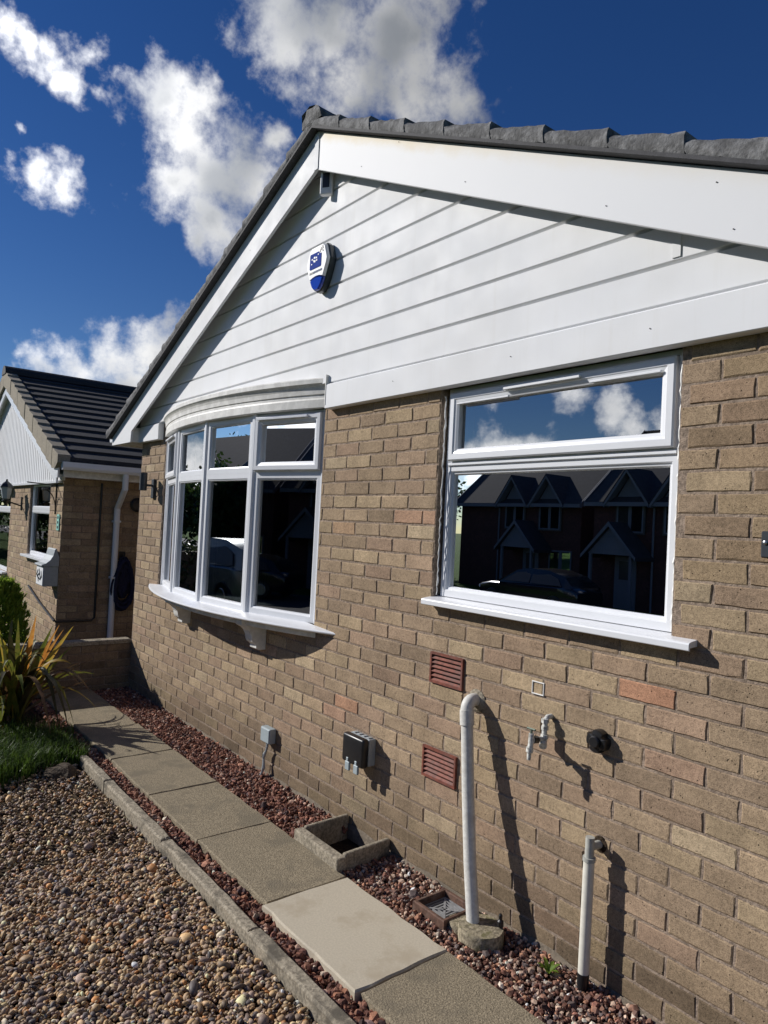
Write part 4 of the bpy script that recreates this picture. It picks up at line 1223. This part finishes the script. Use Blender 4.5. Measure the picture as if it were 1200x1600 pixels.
pbx = thing('post_box', 'white house shaped post box on the neighbour wall corner', 'post box', (-6.95, NY, .8))
qx0, qx1, qy0, qy1, qz0, qz1 = -7.17, -6.855, NY - .155, NY - .002, .80, 1.02
MB().box(qx0, qx1, qy0, qy1, qz0, qz1).build('box_body', M_GREYBOX, pbx, bev=.004)
lid = [(qy1, qz1), (qy0 - .025, qz1), (qy0 - .025, qz1 + .018), (qy0 + .02, qz1 + .035), (qy0 + .06, qz1 + .07), (qy0 + .09, qz1 + .12), (qy0 + .105, qz1 + .19), (qy0 + .12, qz1 + .20), (qy1, qz1 + .10)]
MB().prism(lid, lambda u, v, t: (t, u, v), qx0 - .015, qx1 + .012).build('roof_lid', M_GREYBOX, pbx, bev=.003)
MB().box(qx0 + .01, qx1 - .01, qy0 - .004, qy0 - .0005, qz0 + .01, qz1 - .01).build('front_panel', M_WHITEG, pbx)
xm = (qx0 + qx1) / 2
for (u, v, a) in ((-.09, .10, .5), (-.04, .12, -.4), (.03, .11, .6), (.08, .09, -.5), (-.05, .08, 1.2), (.01, .075, .2), (.09, .13, 1.0), (-.10, .14, -.8), (0, .15, .9)):
    Mx = Matrix.Translation((xm + u, qy0 - .006, qz0 + v)) @ Matrix.Rotation(a, 4, 'Y')
    MB().box(-.04, .04, -.0015, .0015, -.009, .009, Mx).build('ornament', M_ANTH, pbx)
cp = thing('black_pipe', 'thin black pipe running down and along the shaded neighbour wall', 'pipe', (NX, .12, .4))
MB().tube([(NX + .014, .128, 1.98), (NX + .014, .128, .44), (NX + .014, .10, .41), (NX + .014, NY - .01, .41)], .012, 8).build('pipe_run', M_BLACK, cp)
MB().tube([(NX + .01, NY - .02, .42), (-7.6, NY - .02, .55), (-8.2, NY - .02, .68)], .012, 8).build('front_run', M_BLACK, cp)
vb = thing('extractor_vent', 'round black vent on the shaded neighbour wall near its gutter', 'vent', (NX, .55, 1.7))
MB().lathe([(.085, 0), (.085, .02), (.06, .035), (.02, .04)], Matrix.Translation((NX + .001, .545, 1.755)) @ Matrix.Rotation(math.pi / 2, 4, 'Y'), 20).build('cover', M_BLACK, vb)
# hose bundle hanging on a hook
hs = thing('hanging_hose', 'dark navy hose and cover hanging from a hook in the side passage', 'hose', (NX + .1, .42, .5))
rd = random.Random(12)
for k in range(9):
    rx, rz = .10 + rd.uniform(-.02, .02), .26 + rd.uniform(-.05, .06)
    xo = NX + .03 + k * .012
    MB().tube([(xo + rd.uniform(-.008, .008), .41 + rx * math.sin(a) * (1.1 - .3 * math.cos(a)) + rd.uniform(-.006, .006), .83 + rz * math.cos(a)) for a in [i * math.pi / 10 for i in range(21)]], .014, 7).build('coil', M_NAVY, hs)
rg = []
for i in range(9):
    z = 1.06 - i * .048; wv_ = .06 + .045 * math.sin(i * .45) + .02 * math.sin(i * 2.3)
    rg.append([(NX + .05 + .05 * math.cos(a) * (1 + .2 * math.sin(a * 5 + i)), .41 + wv_ * math.sin(a) * (1 + .22 * math.sin(a * 5 + i * 1.1)), z + .02 * math.sin(a * 3)) for a in [k * math.pi / 9 for k in range(18)]])
MB().rings(rg, cap0=True, cap1=True).build('cover', M_NAVY, hs)
MB().tube([(NX, .40, 1.16), (NX + .10, .40, 1.15), (NX + .11, .40, 1.19)], .008, 8).box(NX, NX + .012, .365, .435, 1.10, 1.20).build('hook', M_BLACK, hs)

# ------------------------------------------------------------------ planting
def blade(base, tip, sag, width, fold=.25, n=9, twist=0.0, side=None):
    """arching folded strap leaf"""
    base, tip = Vector(base), Vector(tip)
    d_ = tip - base; h = Vector((d_.x, d_.y, 0))
    h = h.normalized() if h.length > .01 else Vector((1, 0, 0))
    sd = Vector((-h.y, h.x, 0)) if side is None else side
    rows = []
    for i in range(n + 1):
        t = i / n
        p = base + d_ * t + Vector((0, 0, sag * 4 * t * (1 - t)))
        wdt = width * (min(1, .45 + t * 2.2) if t < .25 else 1.0) * (1 - max(0, (t - .45) / .55) ** 1.6) + .0008
        a = twist * t
        s2 = sd * math.cos(a) + Vector((0, 0, 1)) * math.sin(a)
        up = (h.cross(s2)).normalized()
        rows.append([p - s2 * wdt + up * wdt * fold, p - up * 0, p + s2 * wdt + up * wdt * fold])
    b = MB(); b.rings(rows, closed=False); return b
fx = thing('flax_plant', 'spiky bronze and green flax plant in the bed by the low wall', 'plant', (-4.38, -1.16, 0))
fb = Vector((-4.40, -1.16, .0))
rd = random.Random(21)
def flax(tip, sag, m, wdt=.016, n=9, tw=0.0, side=None):
    bs = fb + Vector((rd.uniform(-.09, .09), rd.uniform(-.07, .07), 0))
    blade(bs, tip, sag, wdt * 1.5, n=n, twist=tw, side=side).build('leaf', M_FLAX[m], fx, smooth=True)
# the leaves that show clearly
for tip, sag, m, wd_, tw in (((-4.38, -.745, .735), .04, 4, .015, .5), ((-4.42, -.84, .745), .03, 2, .012, .6), ((-4.40, -1.015, .83), .02, 2, .018, .5), ((-4.36, -.90, .755), .03, 0, .016, .6), ((-4.45, -.80, .70), .03, 2, .012, .5),
                            ((-4.25, -.60, .37), .14, 0, .013, .3), ((-4.15, -.58, .10), .24, 4, .015, .2), ((-4.2, -.66, .33), .06, 1, .006, 0), ((-4.3, -.70, .46), .06, 1, .007, .4), ((-4.0, -.80, .06), .36, 0, .015, .2),
                            ((-3.88, -.86, .03), .42, 3, .016, .2), ((-3.8, -1.0, .04), .40, 1, .014, .1), ((-4.2, -.64, .50), .05, 1, .006, .3), ((-4.35, -.76, .58), .05, 0, .010, .5), ((-3.9, -.92, .02), .46, 3, .016, .0), ((-4.5, -1.12, .80), .02, 0, .015, 0), ((-4.45, -1.25, .72), .02, 4, .013, 0)):
    dv = (Vector(tip) - fb).normalized()
    flax(tip, sag, m, wd_, tw=0, side=dv.cross(Vector((.93, -.25, .2))).normalized() if Vector(tip).z > .25 else None)
for i in range(64):
    a = rd.uniform(0, 2 * math.pi); rr = rd.uniform(.10, .70); hh = (.88 - rr * .85) * rd.uniform(.65, 1.05)
    flax((fb.x + rr * math.cos(a), fb.y + rr * math.sin(a), max(.05, hh)), rd.uniform(.02, .18) + rr * .25, rd.choice([0, 0, 0, 1, 1, 3, 3, 4]), rd.uniform(.010, .019), tw=rd.uniform(0, .6))

def leaf_cloud(n, fn, size, seed, up=.3):
    """n small leaves; fn(rng) -> position"""
    rng = np.random.default_rng(seed)
    P_ = np.array([fn(rng) for _ in range(n)])
    D = rng.normal(0, 1, (n, 3)); D[:, 2] += up; D /= np.linalg.norm(D, axis=1)[:, None]
    S = np.cross(D, rng.normal(0, 1, (n, 3))); S /= np.linalg.norm(S, axis=1)[:, None]
    L = size * rng.uniform(.6, 1.4, n)[:, None]
    V = np.stack([P_, P_ + D * L * .5 + S * L * .28, P_ + D * L, P_ + D * L * .5 - S * L * .28], 1)
    F = np.array([[0, 1, 2], [0, 2, 3]])[None] + (np.arange(n) * 4)[:, None, None]
    return V.reshape(-1, 3), F.reshape(-1, 3)
# small golden conifer
cf = thing('conifer', 'small bright green conifer bush below the neighbour window', 'conifer', (-5.85, -1.02, -.02))
MB().tube([(-5.85, -1.02, -.05), (-5.85, -1.02, .7)], [.03, .008], 8).build('trunk', M_BARK, cf)
rng = np.random.default_rng(5)
Vs, Fs = [], []
cnt = 0
nsp = 5200
hgt = rng.uniform(0, 1, nsp) ** .9
ang = rng.uniform(0, 2 * np.pi, nsp)
rad = (.225 * np.sqrt(np.clip(1 - (hgt * 1.0 - .30) ** 2 / .52, 0, 1))) * rng.uniform(.45, 1.08, nsp) * (1 + .14 * np.sin(ang * 5 + hgt * 9) + .08 * np.sin(ang * 11 + hgt * 17))
base = np.stack([-5.85 + rad * np.cos(ang), -1.02 + rad * np.sin(ang), .12 + .82 * hgt], 1)
out_ = np.stack([np.cos(ang) * .45, np.sin(ang) * .45, np.ones(nsp) * 1.0], 1) + rng.normal(0, .33, (nsp, 3)); out_ /= np.linalg.norm(out_, axis=1)[:, None]
sd = np.cross(out_, rng.normal(0, 1, (nsp, 3))); sd /= np.linalg.norm(sd, axis=1)[:, None]
Ln = rng.uniform(.045, .095, nsp)[:, None]
V = np.stack([base - sd * .006, base + out_ * Ln * .55 + sd * .011, base + out_ * Ln, base + out_ * Ln * .5 - sd * .011], 1)
F = np.array([[0, 1, 2], [0, 2, 3]])[None] + (np.arange(nsp) * 4)[:, None, None]
big_mesh('crown', V.reshape(-1, 3), F.reshape(-1, 3), mat=M_CONIF, parent=cf)
# dark leafy shrub between conifer and flax
shb = thing('shrub', 'dark small leaved shrub between the conifer and the flax', 'shrub', (-5.35, -1.15, 0))
def shrub_pos(rng):
    v = rng.normal(0, 1, 3); v /= np.linalg.norm(v); k = rng.uniform(.35, 1.0) * (1 + .15 * math.sin(v[0] * 7 + v[1] * 5))
    return (-5.40 + v[0] * .42 * k, -1.35 + v[1] * .45 * k, .22 + abs(v[2]) * .36 * k - .1)
v_, f_ = leaf_cloud(5200, shrub_pos, .045, 3)
big_mesh('foliage', v_, f_, mat=M_SHRUB, parent=shb)
for k in range(5):
    MB().tube([(-5.40, -1.35, -.02), (-5.40 + .2 * math.cos(k * 1.3), -1.35 + .2 * math.sin(k * 1.3), .45)], [.012, .005], 6).build('stem', M_BARK, shb)
def bush(label, c, rx, ry, rz, n, size, seed, m):
    t = thing('shrub', label, 'shrub', (c[0], c[1], 0))
    def fn(rng):
        v = rng.normal(0, 1, 3); v /= np.linalg.norm(v); k = rng.uniform(.45, 1.0) * (1 + .13 * math.sin(v[0] * 6 + v[1] * 4 + seed) + .1 * math.sin(v[2] * 9))
        return (c[0] + v[0] * rx * k, c[1] + v[1] * ry * k, max(.01, c[2] + rz * .5 + v[2] * rz * .55 * k))
    a, b_ = leaf_cloud(n, fn, size, seed)
    big_mesh('foliage', a, b_, mat=m, parent=t)
    for k in range(4):
        MB().tube([(c[0], c[1], c[2] - .05), (c[0] + rx * .4 * math.cos(k * 1.7), c[1] + ry * .4 * math.sin(k * 1.7), c[2] + rz * .6)], [.02, .008], 6).build('stem', M_BARK, t)
    return t
bush('dense dark shrub shading the grass from outside the picture', (-5.0, -2.27, 0), .60, .55, .74, 7000, .055, 14, M_SHRUB)
# grass at the edge of the gravel
def grass(n, seed, cx, cy, rx, ry, h, lean=.5):
    rng = np.random.default_rng(seed)
    a = rng.uniform(0, 2 * np.pi, n); q = np.sqrt(rng.uniform(0, 1, n))
    base = np.stack([cx + rx * q * np.cos(a), cy + ry * q * np.sin(a), np.full(n, -.015)], 1)
    hh = h * rng.uniform(.45, 1.15, n)
    da = rng.uniform(0, 2 * np.pi, n); ln = rng.uniform(.1, 1, n) * lean
    dr = np.stack([np.cos(da), np.sin(da), np.zeros(n)], 1)
    sd = np.stack([-np.sin(da), np.cos(da), np.zeros(n)], 1) * rng.uniform(.0016, .0034, n)[:, None]
    mid = base + dr * (hh * ln * .35)[:, None] + np.array([0, 0, 1]) * (hh * .62)[:, None]
    tip = base + dr * (hh * ln * 1.1)[:, None] + np.array([0, 0, 1]) * (hh * (1 - .35 * ln))[:, None]
    V = np.stack([base - sd, base + sd, mid + sd * .8, mid - sd * .8, tip], 1)
    F = np.array([[0, 1, 2], [0, 2, 3], [3, 2, 4]])[None] + (np.arange(n) * 5)[:, None, None]
    return V.reshape(-1, 3), F.reshape(-1, 3), np.ones((n * 5, 3))
gp = [grass(1500, 1, -3.66, -1.16, .40, .28, .17, .8), grass(1000, 2, -3.40, -1.40, .28, .22, .19, .8), grass(500, 3, -3.46, -.96, .16, .10, .13, .8), grass(1100, 4, -3.85, -1.75, .4, .4, .19, .8), grass(700, 5, -4.0, -1.1, .35, .3, .13, .8), grass(250, 6, -3.25, -1.50, .12, .14, .12, .9)]
o = big_mesh('grass', *merge(gp), mat=M_GRASS); struct(o, 'stuff'); o['label'] = 'tufty dark green grass at the edge of the gravel'
# rock
rk = MB()
bm_v, bm_f = ico(3)
rng = np.random.default_rng(8)
pts_ = []
for p in bm_v:
    k = 1 + .16 * math.sin(p[0] * 3.1 + 1) + .12 * math.sin(p[1] * 4.3) + .10 * math.sin(p[2] * 5 + p[0] * 2) + rng.normal(0, .02)
    pts_.append((-3.20 + p[0] * .12 * k, -1.08 + p[1] * .08 * k, -.005 + p[2] * .058 * k))
rk.add(pts_, [tuple(q) for q in bm_f])
tag(rk.build('garden_rock', M_ROCK), 'brown rock between the grass and the end of the kerb', 'rock')
# weed in the chippings
wd_t = thing('weed', 'tiny bright green weed in the chippings beside the overflow pipe', 'weed', (-.18, -.12, 0))
for k in range(7):
    a = k * .9
    blade((-.175, -.10, .004), (-.175 + .045 * math.cos(a), -.10 + .045 * math.sin(a), .03 + .01 * (k % 2)), .008, .008, n=4).build('leaf', M_CONIF, wd_t)

# ------------------------------------------------------------------ across the street (seen in the glass)
def street_house(x0, y, z0, label, w_=7.2, gx=(1.65, 3.6), porch=1.1, flip=False):
    h = thing('street_house', label, 'house', (x0, y, z0), 'red brick houses across the street')
    ez, rz = z0 + 4.15, z0 + 7.35
    fx_ = lambda u: x0 + (w_ - u if flip else u)
    MB().box(x0, x0 + w_, y - 7.5, y, z0, ez).build('wall', M_STBRICK, h)
    MB().prism([(y + .35, ez - .1), (y - 3.75, rz), (y - 7.85, ez - .1), (y - 7.85, ez - .22), (y - 3.75, rz - .14), (y + .35, ez - .22)], lambda u, v, t: (t, u, v), x0 - .2, x0 + w_ + .2).build('roof', M_STTILE, h)
    for xe in (x0, x0 + w_ - .1): MB().prism([(y, ez - .1), (y - 3.75, rz - .15), (y - 7.5, ez - .1)], lambda u, v, t: (t, u, v), xe + .001, xe + .099).build('gable_end', M_STBRICK, h)
    for xe in (x0 - .24, x0 + w_ + .205):
        MB().prism([(y + .38, ez - .06), (y - 3.75, rz + .04), (y - 3.75, rz - .20), (y + .38, ez - .30)], lambda u, v, t: (t, u, v), xe, xe + .035).build('bargeboard', M_STWHITE, h)
    MB().box(x0 - .2, x0 + w_ + .2, y + .352, y + .43, ez - .27, ez - .12).build('gutter', M_STWHITE, h)
    for g in gx:
        c = fx_(g)
        a = .72
        gzb, gzt = ez - .15, ez + 1.0
        MB().prism([(c - a, gzb), (c + a, gzb), (c, gzt)], lambda u, v, t: (u, t, v), y - 1.9, y + .10).build('dormer_gable', M_STWHITE, h)
        for s_ in (-1, 1):
            MB().prism([(c, gzt + .16), (c + s_ * (a + .22), gzb - .02), (c + s_ * (a + .22), gzb - .17), (c, gzt + .0)], lambda u, v, t: (u, t, v), y + .101, y + .48).build('dormer_bargeboard', M_STWHITE, h)
            MB().prism([(c, gzt + .20), (c + s_ * (a + .24), gzb + .02), (c + s_ * (a + .24), gzb - .03), (c, gzt + .14)], lambda u, v, t: (u, t, v), y - 2.0, y + .49).build('dormer_roof', M_STTILE, h)
        wn = sub('window', h)
        T = T_flat(-y); T = lambda s, z, dp, y=y: Vector((s, y + .10 + dp, z))
        for (a0, a1) in ((c - .56, c - .005), (c + .005, c + .56)):
            MB().frame((a0, a1, ez - 1.25, ez - .2), [(0, -.03), (0, .02), (.06, .02), (.06, -.03)], T).build('frame', M_STWHITE, wn)
            window_light(wn, (a0, a1, ez - 1.25, ez - .2), T, .05, 0)
        MB().box(c - .62, c + .62, y + .06, y + .10, ez - 1.3, ez - .16).build('back_panel', M_INT, wn)
    c = fx_(porch + .4)
    pz = z0 + 2.05
    MB().prism([(c - .95, pz), (c + .95, pz), (c, pz + 1.05)], lambda u, v, t: (u, t, v), y + 1.05, y + 1.10).build('porch_gable', M_STWHITE, h)
    for s_ in (-1, 1):
        MB().prism([(c, pz + 1.22), (c + s_ * 1.15, pz - .05), (c + s_ * 1.15, pz - .18), (c, pz + 1.05)], lambda u, v, t: (u, t, v), y, y + 1.25).build('porch_roof', M_STTILE, h)
        MB().prism([(c, pz + 1.22), (c + s_ * 1.15, pz - .05), (c + s_ * 1.15, pz - .18), (c, pz + 1.05)], lambda u, v, t: (u, t, v), y + 1.251, y + 1.28).build('porch_bargeboard', M_STWHITE, h)
        MB().box(c + s_ * .85 - .05, c + s_ * .85 + .05, y + 1.0, y + 1.1, z0, pz).build('porch_post', M_STWHITE, h)
    dr = sub('door', h)
    MB().box(c - .45, c + .45, y + .001, y + .06, z0, z0 + 2.0).build('door_leaf', M_STWHITE, dr)
    MB().box(c - .25, c + .25, y + .061, y + .07, z0 + 1.1, z0 + 1.8).build('door_glass', M_BLACK, dr)
    c = fx_(gx[1] + .6)
    wn = sub('window', h)
    T = lambda s, z, dp, y=y: Vector((s, y + .03 + dp, z))
    for (a0, a1) in ((c - .6, c - .005), (c + .005, c + .6)):
        MB().frame((a0, a1, z0 + .85, z0 + 2.0), [(0, -.03), (0, .02), (.06, .02), (.06, -.03)], T).build('frame', M_STWHITE, wn)
        window_light(wn, (a0, a1, z0 + .85, z0 + 2.0), T, .05, 0)
    MB().box(c - .62, c + .62, y + .001, y + .02, z0 + .84, z0 + 2.01).build('back_panel', M_INT, wn)
    MB().tube([(fx_(2.6), y + .06, ez - .2), (fx_(2.6), y + .06, z0)], .04, 8).build('downpipe', M_STWHITE, h)
    return h
HZ = -1.02
street_house(-15.0, -21.2, HZ, 'red brick house with paired white gables reflected in the wide window')
street_house(-23.8, -22.6, HZ, 'red brick house reflected at the far edge of the wide window', gx=(3.6, 5.6), porch=4.2)
street_house(-6.6, -21.4, HZ, 'red brick house with white gables standing further along the street', flip=True)
street_house(-35.0, -17.0, HZ, 'red brick house reflected in the middle lights of the bow window')

def car(name, label, loc, rz, paint):
    t = thing(name, label, 'car', loc, 'cars parked by the street')
    Mx = Matrix.Rotation(rz, 4, 'Z')
    Lc = Vector(loc)
    # stations along the length: x, half width, sill z, belt z
    st = [(-2.15, .62, .42, .62), (-2.05, .78, .30, .78), (-1.55, .86, .24, .88), (-.7, .88, .22, .92), (.5, .88, .22, .94), (1.4, .87, .24, .96), (1.95, .82, .30, .94), (2.12, .70, .42, .80)]
    rs = []
    for (x, w_, zl, zh) in st:
        pr = [(-w_ * .92, zl), (-w_, (zl * .6 + zh * .4)), (-w_ * .97, zh - .06), (-w_ * .86, zh), (w_ * .86, zh), (w_ * .97, zh - .06), (w_, zl * .6 + zh * .4), (w_ * .92, zl)]
        rs.append([Lc + Mx @ Vector((x, a, z)) for a, z in pr])
    MB().rings(rs, cap0=True, cap1=True).build('body', paint, t, smooth=True)
    cab = [(-1.15, .74, .92, .90), (-.45, .70, 1.36, .62), (.2, .70, 1.46, .60), (.9, .70, 1.44, .60), (1.55, .70, 1.28, .60), (1.95, .74, .95, .72)]
    rs = []
    for (x, w_, zt, wt) in cab:
        rs.append([Lc + Mx @ Vector((x, a, z)) for a, z in ((-w_ - .08, .90), (-wt, zt), (wt, zt), (w_ + .08, .90))])
    MB().rings(rs, cap0=True, cap1=True).build('cabin', paint, t, smooth=True)
    for s_ in (-1, 1):
        gl = [(-.95, .97), (-.42, 1.28), (.2, 1.37), (.2, .97)], [(.27, .97), (.27, 1.37), (.9, 1.35), (1.35, 1.20), (1.55, .97)]
        for poly in gl:
            MB().add([Lc + Mx @ Vector((x, s_ * (.795 - (z - .95) * .42), z)) for x, z in poly], [tuple(range(len(poly)))]).build('side_window', M_BLACK, t)
        for x in (-1.38, 1.32):
            Mw = Matrix.Translation(Lc) @ Mx @ Matrix.Translation((x, s_ * .76, .32)) @ Matrix.Rotation(math.pi / 2 * -s_, 4, 'X')
            wh = MB().lathe([(.32, -.08), (.33, -.04), (.33, .10), (.31, .13), (.21, .135)], Mw, 24).build('wheel', M_BLACK, t, smooth=True)
            MB().lathe([(.205, .13), (.18, .142), (.05, .136)], Mw, 20).build('rim', M_STEEL, wh)
        MB().box(-2.13, -1.92, s_ * .62 - .14, s_ * .62 + .14, .60, .72, Matrix.Translation(Lc) @ Mx).build('headlight', M_WHITEG, t, bev=.03)
    ws = [(-1.09, -.72, .955), (-.50, -.60, 1.325), (-.50, .60, 1.325), (-1.09, .72, .955)]
    MB().add([Lc + Mx @ Vector((x - .03, y_, z + .02)) for x, y_, z in ws], [(0, 1, 2, 3)]).build('windscreen', M_BLACK, t)
    return t
M_CARS = mat('silver_blue_paint', (.22, .27, .30), rough=.25, var=.05, metal=.4, spec=.6)
M_CARB = mat('black_paint', (.012, .012, .014), rough=.12, var=.05, spec=.6)
car('parked_car', 'silver blue car reflected in the bow window', (-11.6, -6.4, ground_z(0, -6.4) + .01), .15, M_CARS)
car('parked_car', 'black car reflected in the wide window', (-14.2, -17.0, ground_z(0, -15) + .04), 0.0, M_CARB)

# trees and hedge further along the street (in the reflections)
def tree(label, x, y, z0, hgt, cr, seed):
    t = thing('street_tree', label, 'tree', (x, y, z0), 'trees along the street')
    rd = random.Random(seed)
    MB().tube([(x, y, z0 - .1), (x + .1, y, z0 + hgt * .35), (x, y + .1, z0 + hgt * .7)], [.18, .13, .05], 8).build('trunk', M_BARK, t)
    lob = [(x + rd.uniform(-.6, .6) * cr, y + rd.uniform(-.6, .6) * cr, z0 + hgt * rd.uniform(.4, .9), cr * rd.uniform(.4, .65)) for _ in range(14)]
    def fn(rng):
        q = lob[int(rng.integers(len(lob)))]; v = rng.normal(0, 1, 3); v /= np.linalg.norm(v); v *= q[3] * rng.uniform(.6, 1.05)
        return (q[0] + v[0], q[1] + v[1], q[2] + v[2])
    a, b_ = leaf_cloud(5000, fn, .28, seed)
    big_mesh('crown', a, b_, mat=M_TREE, parent=t)
    return t
tree('loose green tree nearest the road bend', -33.0, -9.5, -.8, 4.6, 2.6, 3)
tree('low round tree beside the far footpath', -31.0, -5.6, -.4, 3.6, 2.2, 4)
tree('taller tree in front of the end house', -28.5, -16.5, -1.0, 5.0, 2.6, 5)
tree('broad tree behind the low round one', -38.0, -13.0, -1.0, 6.0, 3.4, 6)
tree('distant tree at the end of the road', -44.0, -4.5, -.4, 5.0, 3.4, 7)
tree('tall dark tree behind the street houses', -36.0, -27.0, -1.0, 8.0, 4.2, 8)
hg = thing('hedge', 'clipped dark hedge along a garden further up the street', 'hedge', (-18, -6, -.3))
def hedge_pos(rng): return (-26 + rng.uniform(0, 9), -8.6 + rng.uniform(-.35, .35), -.6 + rng.uniform(0, 1.45))
a_, b_ = leaf_cloud(9000, hedge_pos, .16, 44)
big_mesh('foliage', a_, b_, mat=M_SHRUB, parent=hg)
MB().box(-26, -17, -8.8, -8.4, -.8, .7).build('stems', M_BARK, hg)
tree('tall tree behind the left end of the street houses', -29.0, -24.5, -1.0, 5.0, 2.8, 11)
tree('bushy tree beside the left street house', -26.0, -20.0, -1.0, 4.0, 2.1, 12)
h2 = thing('hedge', 'low hedge across the front garden two doors along', 'hedge', (-13.5, -4, -.3))
def hedge_pos2(rng): return (-13.5 + rng.uniform(-.35, .35), -7.6 + rng.uniform(0, 6.3), -.2 + rng.uniform(0, 1.25))
a_, b_ = leaf_cloud(8000, hedge_pos2, .11, 45)
big_mesh('foliage', a_, b_, mat=M_SHRUB, parent=h2)
MB().box(-13.7, -13.3, -7.5, -1.4, -.4, .9).build('stems', M_BARK, h2)
